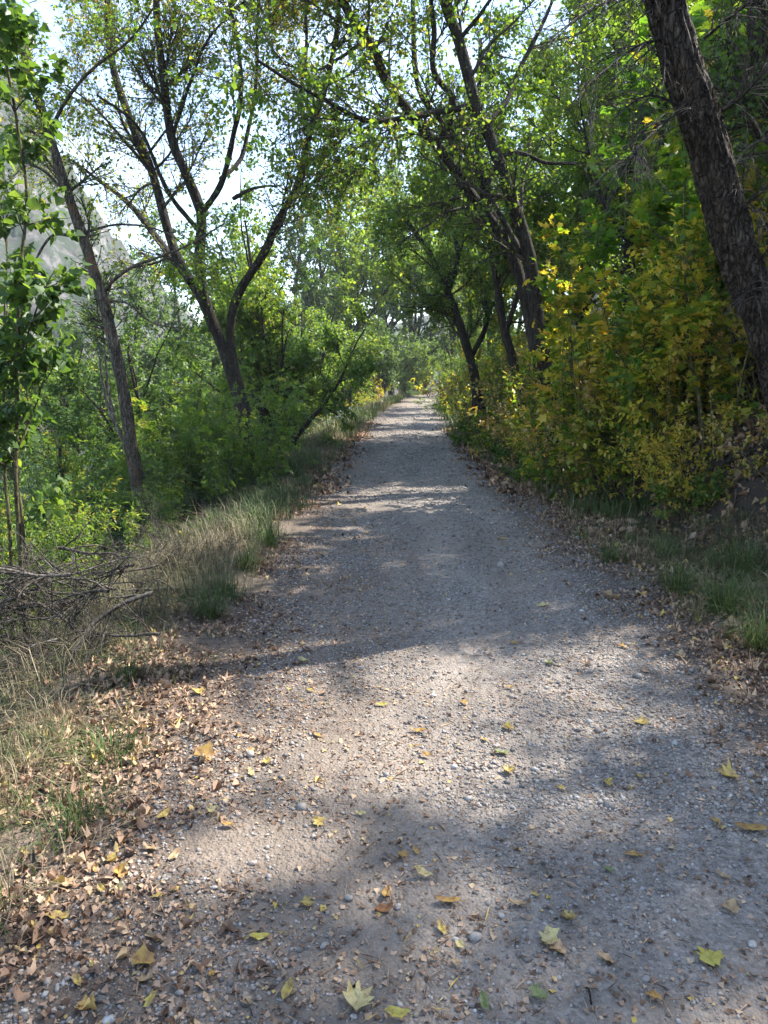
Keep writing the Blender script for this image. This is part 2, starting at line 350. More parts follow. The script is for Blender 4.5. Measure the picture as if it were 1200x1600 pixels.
# ------------------------------------------------------------------ the setting
def grid(xs, ys, zf, offx=None):
    X, Y = np.meshgrid(xs, ys)
    if offx is not None: X = X + offx(Y)
    Z = zf(X, Y); V = np.stack([X.ravel(), Y.ravel(), Z.ravel()], 1)
    nx, ny = len(xs), len(ys); i = (np.arange(ny - 1)[:, None] * nx + np.arange(nx - 1)[None]).ravel()
    return V, np.stack([i, i + 1, i + nx + 1, i + nx], 1)
s = np.linspace(-1, 1, 261); us = 3.0 * s + 330 * s ** 5
tt = np.linspace(0, 1, 330); ys = np.concatenate([np.linspace(-40, 1.0, 40)[:-1], 1.0 + 14 * tt + 480 * tt ** 4])
def lowered(X, Y): return H(X, Y) - .035 * (1 - smooth(1.2, 1.55, np.abs(X - pathc(Y))))
V, F = grid(us, ys, lowered, pathc)
me = mesh('ground', V, F, M['ground'], {'u': ('POINT', V[:, 0] - pathc(V[:, 1]))}, True); part('ground', me, kind='structure')
us = np.linspace(-1.62, 1.62, 120); tt = np.linspace(0, 1, 420); ys = np.concatenate([np.linspace(-12, 1.0, 30)[:-1], 1.0 + 9 * tt + 140 * tt ** 3.5])
def pathz(X, Y):
    u = X - pathc(Y); f = 1 - smooth(1.35, 1.6, np.abs(u))
    z = H(X, Y) + .004 + .006 * noise2(X, Y, 6, 8)  - .012 * np.exp(-((np.abs(u) - .65) / .25) ** 2)
    return z * 1.0 - .03 * (1 - f)
V, F = grid(us, ys, pathz, pathc)
part('path', mesh('path', V, F, M['ground'], {'u': ('POINT', V[:, 0] - pathc(V[:, 1]))}, True), kind='structure')
def surf(x, y):
    u = np.abs(x - pathc(y)); return np.where(u < 1.5, np.maximum(pathz(x, y), lowered(x, y)), lowered(x, y))

# river below the left bank
m, t, o = new_mat('water')
g = t.nodes.new('ShaderNodeTexCoord'); mp = t.nodes.new('ShaderNodeMapping'); mp.inputs['Scale'].default_value = (1, .45, 1); t.links.new(g.outputs['Object'], mp.inputs[0])
n1 = tnoise(t, mp.outputs[0], 3.2, 6, .7, .8)
b = t.nodes.new('ShaderNodeBsdfPrincipled'); b.inputs['Roughness'].default_value = .08; b.inputs['IOR'].default_value = 1.33
foam = ramp(t, [(.50, (.045, .075, .065)), (.60, (.16, .22, .22)), (.68, (.75, .78, .78))], n1)
t.links.new(foam, b.inputs['Base Color']); t.links.new(ramp(t, [(.5, (.05, .05, .05)), (.65, (.6, .6, .6))], n1), b.inputs['Roughness'])
bp = t.nodes.new('ShaderNodeBump'); bp.inputs['Distance'].default_value = .12; bp.inputs['Strength'].default_value = .8; t.links.new(n1, bp.inputs['Height']); t.links.new(bp.outputs[0], b.inputs['Normal'])
t.links.new(b.outputs[0], o.inputs[0]); M['water'] = m
V, F = grid(np.linspace(-18.5, -4.6, 70), np.linspace(-38, 240, 420), lambda X, Y: -2.28 + .05 * noise2(X, Y, 1.1, 21) + .02 * noise2(X, Y, 3.3, 22), pathc)
part('river', mesh('river', V, F, M['water'], None, True), kind='structure')

# rocky hillside far behind the left bank
m, t, o = new_mat('hillside'); g = t.nodes.new('ShaderNodeTexCoord'); v = g.outputs['Object']
c = ramp(t, [(.38, (.022, .020, .021)), (.5, (.07, .063, .060)), (.6, (.15, .138, .13))], tnoise(t, v, .3, 9, .75))
c = tmix(t, ramp(t, [(.44, (0, 0, 0)), (.54, (1, 1, 1))], tnoise(t, v, .4, 6, .75)), c, (.022, .036, .020))
b = t.nodes.new('ShaderNodeBsdfPrincipled'); b.inputs['Roughness'].default_value = .95; t.links.new(c, b.inputs['Base Color']); t.links.new(b.outputs[0], o.inputs[0]); M['hill'] = m
def hillz(X, Y):
    h = 118 * np.exp(-((X + 104) / 56) ** 2 - ((Y - 128) / 80) ** 2) + 44 * np.exp(-((X - 10) / 150) ** 2 - ((Y - 330) / 60) ** 2)
    n = 1 - np.abs(noise2(X, Y, .045, 31)) * .3 - np.abs(noise2(X, Y, .12, 32)) * .16 - np.abs(noise2(X, Y, .3, 33)) * .12 - np.abs(noise2(X, Y, .55, 34)) * .05
    return h * n - 12
V, F = grid(np.linspace(-200, 200, 270), np.linspace(40, 420, 210), hillz)
part('hills', mesh('hills', V, F, M['hill'], None, False), kind='structure')

# the thin haze the far trees and the hillside fade into
m, t, o = new_mat('haze'); pv = t.nodes.new('ShaderNodeVolumePrincipled'); pv.inputs['Density'].default_value = .0006; pv.inputs['Color'].default_value = (.86, .92, .95, 1)
t.links.new(pv.outputs[0], o.inputs['Volume'])
hx = np.array([(x, y, z) for x in (-345, 460) for y in (-45, 505) for z in (-16, 112)], float)
part('haze', mesh('haze', hx, np.array([(0, 1, 3, 2), (4, 6, 7, 5), (0, 4, 5, 1), (2, 3, 7, 6), (0, 2, 6, 4), (1, 5, 7, 3)]), m), kind='stuff')

# ------------------------------------------------------------------ plants
def stemmesh(name, groups, mat):
    Vs, Fs, b = [], [], 0
    for pts, rad, sides in groups:
        v, f = tubes(pts, rad, sides); Vs.append(v); Fs.append(f + b); b += len(v)
    return mesh(name, np.vstack(Vs), np.vstack(Fs), mat, None, True)
def spine(p0, d0, ln, K, up=0, wig=.05):
    p = [np.array(p0, float)]; d = nrm(np.array(d0, float))
    for k in range(K - 1):
        d = nrm(d + np.array([0, 0, up]) + R.normal(0, wig, 3)); p.append(p[-1] + d * ln / (K - 1))
    return np.array(p)

def make_tree(name, label, height=11, trunk_r=.12, fork=.25, n_limb=5, limb_len=.6, limb_ang=.5, n2=70, n3=700, n4=0, l2=2.0, l3=.8, l4=.35, leaves=30000, lsize=.07, shape='simple', wid=.75,
              leaf='leaf_green', bark='bark_dark', lean=(0, 0), droop=.3, group=None, cat='tree', up2=.05, twig_r=.0035, sides=8, t0=.25):
    root = thing(name, label, cat, group=group)
    tr = spine((0, 0, -.35), (lean[0], lean[1], 1), height * .92, 20, 0.02, .035); trr = trunk_r * np.linspace(1.0, .18, 20) ** .9; trr[:2] *= np.array([1.35, 1.12])
    lim, limr = grow(tr[None], trr[None], n_limb, fork, .75, height * limb_len, limb_ang, 14, up=.05, wig=.07, rf=.62, tipf=.2)
    allm = np.concatenate([tr[None][:, np.linspace(0, 19, 14).astype(int)], lim]); allr = np.concatenate([trr[None][:, np.linspace(0, 19, 14).astype(int)], limr])
    b2, r2 = grow(allm, allr, n2, t0, 1, l2, .85, 9, up=up2, wig=.1, rf=.5, rmin=.010, tipf=.3)
    b3, r3 = grow(b2, r2, n3, .15, 1, l3, .8, 5, up=.02, wig=.14, rf=.5, rmin=twig_r, tipf=.45)
    part('trunk', stemmesh('trunk', [(tr[None], trr[None], sides + 2)], M[bark]), root)
    lo = stemmesh('limb', [(lim, limr, sides), (b2, r2, 4)], M[bark]); part('limbs', lo, root, 'stuff')
    tw = b3; gs = [(b3, r3, 3)]
    if n4:
        b4, r4 = grow(b3, r3, n4, .1, 1, l4, .8, 4, wig=.15, rf=.6, rmin=twig_r * .7, tipf=.5); tw = b4; gs.append((b4, r4, 3))
    part('twigs', stemmesh('twigs', gs, M['twig'] if bark != 'bark_grey' else M['twig']), root, 'stuff')
    p, d, u = leaf_spots(tw, leaves, lsize * .5, droop)
    part('crown', leafmesh('crown', p, d, u, lsize, shape, M[leaf], wid), root, 'stuff')
    return root
def make_shrub(name, label, height=2.5, n_stem=9, spread=.45, n2=60, n3=400, l2=.8, l3=.35, leaves=6000, lsize=.06, shape='simple', wid=.6, leaf='leaf_green', bark='twig', group=None, cat='shrub', base_r=.25, stem_r=.013, droop=.3, t0=.15, lseed=None, tilt=.45, nleafparts=0):
    root = thing(name, label, cat, group=group); st = []
    for k in range(n_stem):
        a = R.uniform(0, 2 * PI); q = R.uniform(.1, 1) * spread
        st.append(spine((math.cos(a) * base_r * R.random(), math.sin(a) * base_r * R.random(), -.15), (math.cos(a) * q, math.sin(a) * q, 1), height * R.uniform(.65, 1.08), 12, .0, .06))
    st = np.array(st); sr = stem_r * R.uniform(.6, 1.2, n_stem)[:, None] * np.linspace(1, .25, 12)[None]
    b2, r2 = grow(st, sr, n2, t0, 1, l2, .75, 7, up=.03, wig=.1, rf=.6, rmin=.003, tipf=.4)
    b3, r3 = grow(np.concatenate([b2, st[:, np.linspace(0, 11, 7).astype(int)]]), np.concatenate([r2, sr[:, np.linspace(0, 11, 7).astype(int)]]), n3, .2, 1, l3, .8, 4, wig=.12, rf=.6, rmin=.0016, tipf=.5)
    if n_stem <= 12:
        for k in range(n_stem): part('stem', stemmesh('stem', [(st[k:k+1], sr[k:k+1], 6)], M[bark]), root)
        gs = [(b2, r2, 4), (b3, r3, 3)]
    else: gs = [(st, sr, 5), (b2, r2, 4), (b3, r3, 3)]
    part('twigs', stemmesh('twigs', gs, M[bark]), root, 'stuff')
    p, d, u = leaf_spots(b3, leaves, lsize * .4, droop, tiltn=tilt)
    part('foliage', leafmesh('foliage', p, d, u, lsize, shape, M[leaf], wid), root, 'stuff')
    if nleafparts: leaf_parts(root, b3, nleafparts, lsize * 1.1, shape, leaf, wid, droop)
    return root
def leaf_parts(root, tw, n, size, shape, leaf, wid, droop, origin=np.zeros(3)):
    vs = []
    for k in range(6):
        vs.append(leafmesh('leaf', np.zeros((1, 3)), np.array([[0, 1., 0]]), np.array([[0, 0, 1.]]), size, shape, M[leaf], wid, .2))
    p, d, u = leaf_spots(tw, n, size * .3, droop)
    for i in range(n):
        o = part('leaf', vs[i % 6], root)
        y = Vector(d[i]).normalized(); x = y.cross(Vector(u[i])).normalized(); z = x.cross(y)
        mm = Matrix((x, y, z)).transposed().to_4x4(); mm.translation = Vector(p[i] - origin); o.matrix_local = mm

# ---- traced trees: stems given as (pixel x, pixel y, depth) through the photograph's sight lines, then twigs and leaves grown in 3-D
def traced(name, label, base, limbs, bark='bark_dark', cat='tree', n2=60, l2=1.2, n3=500, l3=.5, n4=0, l4=.25, leaves=8000, lsize=.05, shape='simple', wid=.7, leaf='leaf_sparse', droop=.3,
           up2=.04, twig_r=.0025, t0=.3, rough=0., dead=False, ang2=.8, bias=None, group=None, sides=12):
    base = np.array(base, float); root = thing(name, label, cat, base, group=group)
    Ps, Rs = [], []
    for li, (pts, w0, w1) in enumerate(limbs):
        w = np.array([P(*q) if len(q) == 3 else np.array(q[:3]) for q in pts]); K = 40 if li == 0 else 26
        pp = resample(w, K) - base
        Y = np.mean([q[2] for q in pts if len(q) == 3]); jit = np.cumsum(R.normal(0, .004, (K, 3)), 0) * .6; jit -= jit[0]
        pp = pp + jit
        rr = np.linspace(w0, w1, K) * .5 * Y / FPX
        if li == 0: rr = rr * (1 + .35 * np.exp(-np.arange(K) / 2.5))
        rr = rr * (1 + .06 * np.sin(np.arange(K) * 1.7 + R.random() * 6) + R.normal(0, .02, K))
        part('trunk' if li == 0 else 'branch', stemmesh('limb', [(pp[None], rr[None], sides if w0 > 12 else 7)], M[bark]), root)
        ii = np.linspace(0, K - 1, 26).astype(int); Ps.append(pp[ii]); Rs.append(rr[ii])
    A, AR = np.array(Ps), np.array(Rs)
    b2, r2 = grow(A, AR, n2, t0, 1, l2, ang2, 9, up=up2, wig=.13, rf=.36, rmin=.0045, tipf=.25, bias=bias)
    b3, r3 = grow(b2, r2, n3, .1, 1, l3, .75, 5, up=.02, wig=.14, rf=.55, rmin=twig_r, tipf=.4)
    gs = [(b2, r2, 5), (b3, r3, 3)]; tw = b3
    if n4:
        b4, r4 = grow(b3, r3, n4, .1, 1, l4, .7, 4, wig=.14, rf=.6, rmin=twig_r * .7, tipf=.5); gs.append((b4, r4, 3)); tw = np.concatenate([b4, b3[:, :4]])
    part('twigs', stemmesh('twigs', gs, M['dead_twig'] if dead else M['twig']), root, 'stuff')
    if leaves:
        p, d, u = leaf_spots(tw, leaves, lsize * .4, droop)
        part('crown', leafmesh('crown', p, d, u, lsize, shape, M[leaf], wid), root, 'stuff')
    return root, A, tw

g1 = G(228, 875)
Y1 = g1[1]
traced('leaning_tree', 'slender grey-brown tree leaning left with bare lower trunk at the top of the left bank', g1,
       [([(232, 900, Y1), (222, 800, Y1), (206, 690, Y1 - .05), (190, 590, Y1 - .1), (165, 480, Y1 - .15), (135, 385, Y1 - .2), (105, 300, Y1 - .3), (78, 215, Y1 - .4), (45, 110, Y1 - .5), (18, 10, Y1 - .6), (-10, -110, Y1 - .7)], 24, 9),
        ([(158, 465, Y1 - .1), (175, 440, Y1 - .2), (210, 415, Y1 - .4), (250, 400, Y1 - .6), (300, 378, Y1 - .8), (350, 345, Y1 - .9)], 6, 2),
        ([(163, 470, Y1 - .1), (200, 475, Y1 - .2), (240, 505, Y1 - .3), (300, 515, Y1 - .4)], 4, 1.5),
        ([(112, 368, Y1 - .2), (80, 368, Y1 - .3), (50, 410, Y1 - .4), (20, 440, Y1 - .4)], 5, 2),
        ([(100, 300, Y1 - .3), (70, 268, Y1 - .4), (30, 250, Y1 - .5), (-20, 230, Y1 - .6)], 5, 2),
        ([(75, 215, Y1 - .4), (100, 160, Y1 - .5), (135, 110, Y1 - .7), (200, 60, Y1 - .9), (260, -20, Y1 - 1.1)], 6, 2),
        ([(125, 365, Y1), (190, 350, Y1 + .2), (260, 365, Y1 + .4), (330, 420, Y1 + .5)], 4, 1.5),
        ([(60, 160, Y1 - .3), (30, 100, Y1), (-10, 60, Y1)], 5, 2)],
       bark='bark_grey', n2=34, l2=1.2, n3=600, l3=.5, n4=1500, leaves=5000, lsize=.05, leaf='leaf_lit', twig_r=.0022, t0=.35)
traced('dead_sapling', 'pale dead forked sapling standing against the leaning grey tree', G(215, 770) + [0, .1, 0],
       [([(214, 790, Y1 + .15), (200, 710, Y1 + .1), (175, 650, Y1 + .1), (160, 600, Y1 + .1), (155, 560, Y1 + .1)], 11, 3),
        ([(180, 660, Y1 + .1), (168, 600, Y1 + .05), (163, 540, Y1), (160, 500, Y1)], 5, 2)], bark='dead_wood', n2=14, l2=.35, n3=50, l3=.2, leaves=0, dead=True, cat='dead tree')

g2 = G(392, 778); Y2 = 11.0
b2_ = np.array([P(392, 778, Y2)[0], Y2, Hs(P(392, 778, Y2)[0], Y2)])
low = (395, 800, Y2)
traced('forked_tree', 'tall dark tree forking low into several upswept stems on the left of the path', b2_,
       [([(394, 810, Y2), (388, 700, Y2), (368, 610, Y2), (345, 540, Y2), (315, 470, Y2 + .1), (272, 395, Y2 + .2), (237, 270, Y2 + .3), (200, 180, Y2 + .4), (172, 90, Y2 + .6), (165, -30, Y2 + .7), (150, -160, Y2 + .8)], 20, 7),
        ([(335, 515, Y2), (318, 460, Y2 - .1), (312, 400, Y2 - .2), (315, 335, Y2 - .3), (290, 270, Y2 - .4), (268, 215, Y2 - .4), (258, 130, Y2 - .5), (247, 20, Y2 - .6), (245, -120, Y2 - .6)], 19, 7),
        ([(314, 335, Y2 - .3), (345, 285, Y2 - .4), (362, 215, Y2 - .5), (375, 150, Y2 - .6), (368, 60, Y2 - .6), (345, -40, Y2 - .7)], 10, 4),
        ([(345, 280, Y2 - .4), (375, 250, Y2 - .1), (388, 200, Y2), (400, 120, Y2 + .1), (402, 20, Y2 + .1), (420, -80, Y2)], 7, 3),
        ([(386, 650, Y2), (362, 560, Y2), (360, 500, Y2), (375, 450, Y2 - .2), (408, 400, Y2 - .4), (430, 345, Y2 - .5), (460, 290, Y2 - .6), (480, 205, Y2 - .7), (500, 150, Y2 - .8), (520, 60, Y2 - .9), (530, -60, Y2 - 1)], 17, 5),
        ([(480, 205, Y2 - .7), (470, 150, Y2 - .7), (480, 60, Y2 - .6), (470, -40, Y2 - .5)], 7, 3),
        ([(237, 270, Y2 + .3), (190, 215, Y2 + .2), (140, 160, Y2 + .1), (100, 130, Y2)], 6, 2),
        ([(268, 215, Y2 - .4), (300, 120, Y2 - .7), (330, 50, Y2 - .9), (400, -20, Y2 - 1.2)], 6, 2),
        ([(310, 360, Y2 - .3), (262, 300, Y2 - .5), (215, 200, Y2 - .8), (150, 150, Y2 - 1)], 8, 3),
        ([(365, 310, Y2 - .3), (400, 295, Y2 - .8), (440, 292, Y2 - 1.2)], 7, 2),
        ([(300, 440, Y2), (250, 380, Y2 + .8), (200, 320, Y2 + 1.4), (150, 280, Y2 + 1.8), (110, 250, Y2 + 2)], 13, 4)],
       bark='bark_dark', n2=85, l2=1.9, n3=1800, l3=.85, n4=7500, l4=.40, leaves=36000, lsize=.045, leaf='leaf_sparse', twig_r=.003, t0=.38, ang2=.95)

Y3 = 10.8; x3 = P(850, 640, Y3)[0]
traced('arching_tree', 'dark tree of two long stems leaning left over the path from the right bank', (x3, Y3, Hs(x3, Y3)),
       [([(868, 690, Y3), (856, 600, Y3), (838, 480, Y3), (826, 390, Y3 - .1), (800, 310, Y3 - .2), (768, 215, Y3 - .3), (745, 160, Y3 - .4), (718, 60, Y3 - .5), (694, -10, Y3 - .6), (660, -130, Y3 - .7)], 25, 13),
        ([(850, 620, Y3), (820, 470, Y3 + .2), (792, 385, Y3 + .3), (730, 300, Y3 + .2), (694, 245, Y3), (645, 185, Y3 - .2), (600, 125, Y3 - .5), (580, 75, Y3 - .7), (545, 25, Y3 - .9), (515, -30, Y3 - 1.2), (450, -120, Y3 - 1.6)], 21, 11),
        ([(737, 166, Y3 - .3), (700, 172, Y3 - .6), (650, 180, Y3 - 1), (590, 187, Y3 - 1.3), (555, 180, Y3 - 1.6), (505, 152, Y3 - 2), (455, 125, Y3 - 2.3), (400, 90, Y3 - 2.6)], 11, 4),
        ([(690, 215, Y3), (706, 185, Y3 - .2), (707, 148, Y3 - .3), (688, 128, Y3 - .4), (677, 100, Y3 - .5), (680, 50, Y3 - .6), (675, 0, Y3 - .7), (680, -80, Y3 - .8)], 11, 6),
        ([(795, 400, Y3 + .3), (768, 330, Y3 + .8), (740, 250, Y3 + 1), (705, 205, Y3 + 1.1), (660, 150, Y3 + 1.2), (648, 90, Y3 + 1.3), (645, -20, Y3 + 1.4)], 14, 6),
        ([(815, 395, Y3), (770, 310, Y3 + .6), (750, 240, Y3 + .9), (748, 190, Y3 + 1.1)], 9, 4),
        ([(765, 190, Y3 + .5), (790, 160, Y3 + .7), (810, 110, Y3 + .9), (850, 30, Y3 + 1), (880, -50, Y3 + 1)], 9, 4),
        ([(780, 245, Y3 - .2), (810, 240, Y3 - .2), (850, 255, Y3 - .3), (900, 255, Y3 - .4)], 7, 4),
        ([(570, 65, Y3 - .8), (530, 90, Y3 - 1), (490, 110, Y3 - 1.2), (440, 100, Y3 - 1.4)], 6, 2),
        ([(718, 60, Y3 - .5), (760, 10, Y3 - .8), (800, -60, Y3 - 1)], 7, 3)],
       bark='bark_dark', n2=85, l2=1.9, n3=1100, l3=.75, n4=2400, l4=.35, leaves=16000, lsize=.062, leaf='leaf_lit', twig_r=.003, t0=.35, droop=.5)

Y4 = 17.; x4 = P(742, 600, Y4)[0]
traced('mossy_tree', 'dark-stemmed tree at the right verge further along the path, leaning left', (x4, Y4, Hs(x4, Y4)),
       [([(748, 640, Y4), (740, 580, Y4), (718, 510, Y4), (700, 460, Y4 + .2), (672, 400, Y4 + .4), (655, 375, Y4 + .5), (620, 330, Y4 + .6)], 16, 6),
        ([(700, 455, Y4 + .2), (715, 400, Y4 + .4), (700, 330, Y4 + .6), (690, 270, Y4 + .8)], 9, 4),
        ([(735, 560, Y4), (760, 500, Y4 + .5), (750, 440, Y4 + 1), (735, 400, Y4 + 1)], 9, 4)],
       n2=45, l2=2.0, n3=700, l3=.9, leaves=16000, lsize=.08, leaf='leaf_green', t0=.3)
Y5 = 14.; x5 = P(812, 600, Y5)[0]
traced('slim_tree', 'slim upright dark tree just behind the arching stems on the right bank', (x5, Y5, Hs(x5, Y5)),
       [([(812, 640, Y5), (800, 560, Y5), (785, 500, Y5), (775, 430, Y5), (762, 350, Y5), (750, 270, Y5), (748, 180, Y5), (750, 60, Y5)], 15, 5),
        ([(790, 520, Y5), (812, 450, Y5 - .3), (830, 380, Y5 - .5), (835, 300, Y5 - .6)], 9, 4)], n2=40, l2=1.6, n3=600, l3=.7, leaves=12000, lsize=.07, leaf='leaf_green', t0=.35)

# big leaning trunk at the right, with a rough fibrous surface
Y6 = 5.6
pts6 = np.array([P(1290, 900, Y6 + .2), P(1255, 760, Y6 + .15), P(1222, 620, Y6 + .1), P(1190, 500, Y6), P(1155, 405, Y6 - .05), P(1130, 320, Y6 - .1), P(1098, 200, Y6 - .2), P(1068, 110, Y6 - .3), P(1045, 30, Y6 - .35), P(1020, -60, Y6 - .4), P(985, -200, Y6 - .5), P(960, -330, Y6 - .6)])
base6 = np.array([pts6[0][0], pts6[0][1], Hs(pts6[0][0], pts6[0][1])])
root6 = thing('leaning_trunk_tree', 'thick rough brown trunk leaning left at the right edge, whiskered with dead twigs', 'tree', base6)
K, S = 260, 56; pp = resample(pts6, K) - base6
t6 = np.linspace(0, 1, K); rr = np.interp(t6, [0, .1, .3, .6, 1], [88, 70, 58, 60, 50]) * .5 * Y6 / FPX * .92
v, f = tubes(pp[None], rr[None], S)
v = v.reshape(K, S, 3); c = pp[:, None]; ax = v - c; th = np.arange(S) * 2 * PI / S
q = np.stack([np.cos(th)[None] * 2.6 + 0 * t6[:, None], np.sin(th)[None] * 2.6 + 0 * t6[:, None], (t6 * 8)[:, None] + 0 * th[None]], -1).reshape(-1, 3)
n = (-np.abs(vnoise(q * [2.2, 2.2, 1], 41)) * .24 - np.abs(vnoise(q * [4.5, 4.5, 2.6], 42)) * .2 + vnoise(q * [.6, .6, .8], 43) * .16 + vnoise(q * [9, 9, 9], 44) * .06).reshape(K, S, 1)
v = c + ax * (1.08 + n); part('trunk', mesh('trunk', v.reshape(-1, 3), f, M['bark_brown'], None, True), root6)
hb, hr = grow(pp[None, ::8], rr[None, ::8], 380, .05, .95, .22, 1.35, 5, up=-.15, wig=.25, rf=.01, rmin=.0011, tipf=.5, tap=0)
part('dead_twigs', stemmesh('dead_twigs', [(hb, hr, 3)], M['dead_wood']), root6, 'stuff')
# long drooping dead boughs with fine sprays
for (a, bq, cq, dq) in [((1052, 60, Y6 - .3), (1000, 70, Y6 - .5), (945, 110, Y6 - .8), (900, 150, Y6 - 1)), ((1085, 150, Y6 - .3), (1040, 190, Y6 - .5), (990, 240, Y6 - .8), (960, 300, Y6 - 1)),
                        ((1120, 180, Y6 - .1), (1160, 150, Y6 - .3), (1210, 100, Y6 - .5), (1260, 90, Y6 - .6)), ((1150, 330, Y6), (1190, 300, Y6 - .2), (1230, 260, Y6 - .3), (1270, 250, Y6 - .4)),
                        ((1140, 270, Y6), (1170, 230, Y6 + .3), (1200, 220, Y6 + .6), (1250, 230, Y6 + .9)), ((1175, 420, Y6), (1200, 390, Y6 - .2), (1230, 350, Y6 - .3), (1260, 300, Y6 - .4)),
                        ((1040, 20, Y6 - .3), (1000, -10, Y6 - .6), (930, 10, Y6 - .9), (860, 60, Y6 - 1.2)), ((1100, 60, Y6 - .3), (1150, 20, Y6 - .5), (1200, -10, Y6 - .7), (1260, 0, Y6 - .9)),
                        ((1090, 190, Y6 - .3), (1050, 160, Y6 - .3), (1010, 150, Y6 - .3), (960, 180, Y6 - .4)), ((1160, 440, Y6), (1190, 470, Y6 - .3), (1220, 480, Y6 - .5), (1260, 470, Y6 - .6))]:
    w = resample([P(*a), P(*bq), P(*cq), P(*dq)], 16) - base6; r_ = np.linspace(.011, .003, 16)
    br = part('branch', stemmesh('branch', [(w[None], r_[None], 6)], M['bark_dark']), root6)
    s1, sr1 = grow(w[None], r_[None], 26, .05, 1, .5, .7, 7, up=-.1, wig=.08, rf=.5, rmin=.0022, tipf=.4, tap=.3)
    s2, sr2 = grow(s1, sr1, 220, .05, 1, .22, .6, 4, up=-.12, wig=.08, rf=.6, rmin=.0011, tipf=.5)
    part('dead_twigs', stemmesh('dead_twigs', [(s1, sr1, 4), (s2, sr2, 3)], M['twig']), br, 'stuff')
# second dark trunk at the top right corner
Y7 = 7.2; b7 = P(1330, 640, Y7)
traced('dark_corner_tree', 'dark trunk crossing the top right corner behind the leaning trunk', (b7[0], Y7, Hs(b7[0], Y7)),
       [([(b7[0], Y7, Hs(b7[0], Y7) - .2, 0), (1290, 440, Y7), (1235, 250, Y7), (1200, 140, Y7), (1185, 60, Y7), (1180, -40, Y7), (1170, -180, Y7)], 40, 26)], bark='bark_brown',
       n2=30, l2=1.4, n3=500, l3=.6, n4=900, leaves=5000, lsize=.06, leaf='leaf_dark', t0=.4, droop=.6)

R = np.random.default_rng(101)
# ---- plant archetypes (the first of each stands in its own place; the others are copies of it)
def put(x, y, dz=0): return (x, y, Hs(x, y) + dz)
A1 = make_tree('broadleaf_tree', 'x', height=11, leaves=17000, lsize=.085, n3=900, leaf='leaf_green', n2=80, l2=2.3, l3=.95, droop=.4)
A2 = make_tree('broadleaf_tree', 'x', height=10, fork=.12, n_limb=7, leaves=18000, lsize=.08, n3=900, leaf='leaf_lit', n2=90, l2=1.9, l3=.85, limb_ang=.65, droop=.5)
B1 = make_tree('bushy_tree', 'x', height=6.5, trunk_r=.11, fork=.04, n_limb=10, limb_len=.62, limb_ang=.6, n2=120, l2=1.25, n3=1200, l3=.6, leaves=34000, lsize=.075, leaf='leaf_lit', t0=.05, up2=-.02, droop=.5)
F1 = make_tree('distant_tree', 'x', height=13, trunk_r=.2, fork=.15, n_limb=8, n2=90, l2=2.8, n3=500, l3=1.3, leaves=15000, lsize=.17, leaf='leaf_blue', sides=5, t0=.15)
F2 = make_tree('distant_tree', 'x', height=9, trunk_r=.15, fork=.08, n_limb=9, limb_ang=.75, n2=90, l2=2.0, n3=500, l3=1.1, leaves=14000, lsize=.15, leaf='leaf_green', sides=5, t0=.08)
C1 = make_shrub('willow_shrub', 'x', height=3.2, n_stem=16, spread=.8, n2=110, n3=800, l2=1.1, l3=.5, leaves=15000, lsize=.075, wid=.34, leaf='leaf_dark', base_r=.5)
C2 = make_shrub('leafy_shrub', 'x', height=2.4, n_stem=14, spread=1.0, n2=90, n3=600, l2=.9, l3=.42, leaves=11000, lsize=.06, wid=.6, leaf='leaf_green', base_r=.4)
E1 = make_shrub('ashleaf_shrub', 'x', height=2.6, n_stem=8, spread=.5, n2=60, n3=360, l2=.9, l3=.4, leaves=1800, lsize=.17, wid=1, shape='compound', leaf='leaf_lit', base_r=.3, droop=.5)
D1 = make_shrub('maple_sapling', 'x', height=3.4, n_stem=7, spread=.5, n2=44, n3=190, l2=1.0, l3=.5, leaves=2300, lsize=.084, wid=.85, shape='maple', leaf='leaf_yellowgreen', bark='green_stem', base_r=.2, droop=.12, tilt=.28, stem_r=.016)
D2 = make_shrub('yellow_sapling', 'x', height=2.5, n_stem=8, spread=.8, n2=40, n3=170, l2=.85, l3=.45, leaves=1900, lsize=.080, wid=.6, shape='ovate', leaf='leaf_yellow', bark='green_stem', base_r=.25, droop=.1, tilt=.3, stem_r=.012)
H1 = make_shrub('low_plant', 'x', height=.6, n_stem=14, spread=1.2, n2=60, n3=200, l2=.25, l3=.14, leaves=1800, lsize=.055, wid=.7, shape='ovate', leaf='leaf_dark', base_r=.35, stem_r=.005, cat='plant')
protos = {}
def place(proto, lst, group, mats_key='crown'):
    """lst: (x, y, scale, label, material) — the prototype takes the first place"""
    for i, it in enumerate(lst):
        x, y, sc, lab, mt = it; loc = put(x, y, -.05)
        if id(proto) not in protos:
            protos[id(proto)] = 1; proto.location = loc; proto.rotation_euler = (0, 0, R.uniform(0, 6.28)); proto.scale = (sc,) * 3 if not hasattr(sc, '__len__') else sc; o = proto
            o['label'] = lab; o['group'] = group
            if mt:
                for ch in o.children:
                    if ch.name.split('.')[0] in ('crown', 'foliage'): ch.material_slots[0].link = 'OBJECT'; ch.material_slots[0].material = M[mt]
        else:
            dup(proto, loc, R.uniform(0, 6.28), sc, lab, group, {'crown': M[mt], 'foliage': M[mt]} if mt else None)
X = lambda px, Y: (px - 600) / FPX * Y          # lateral metres of a column at depth Y (near the horizon)

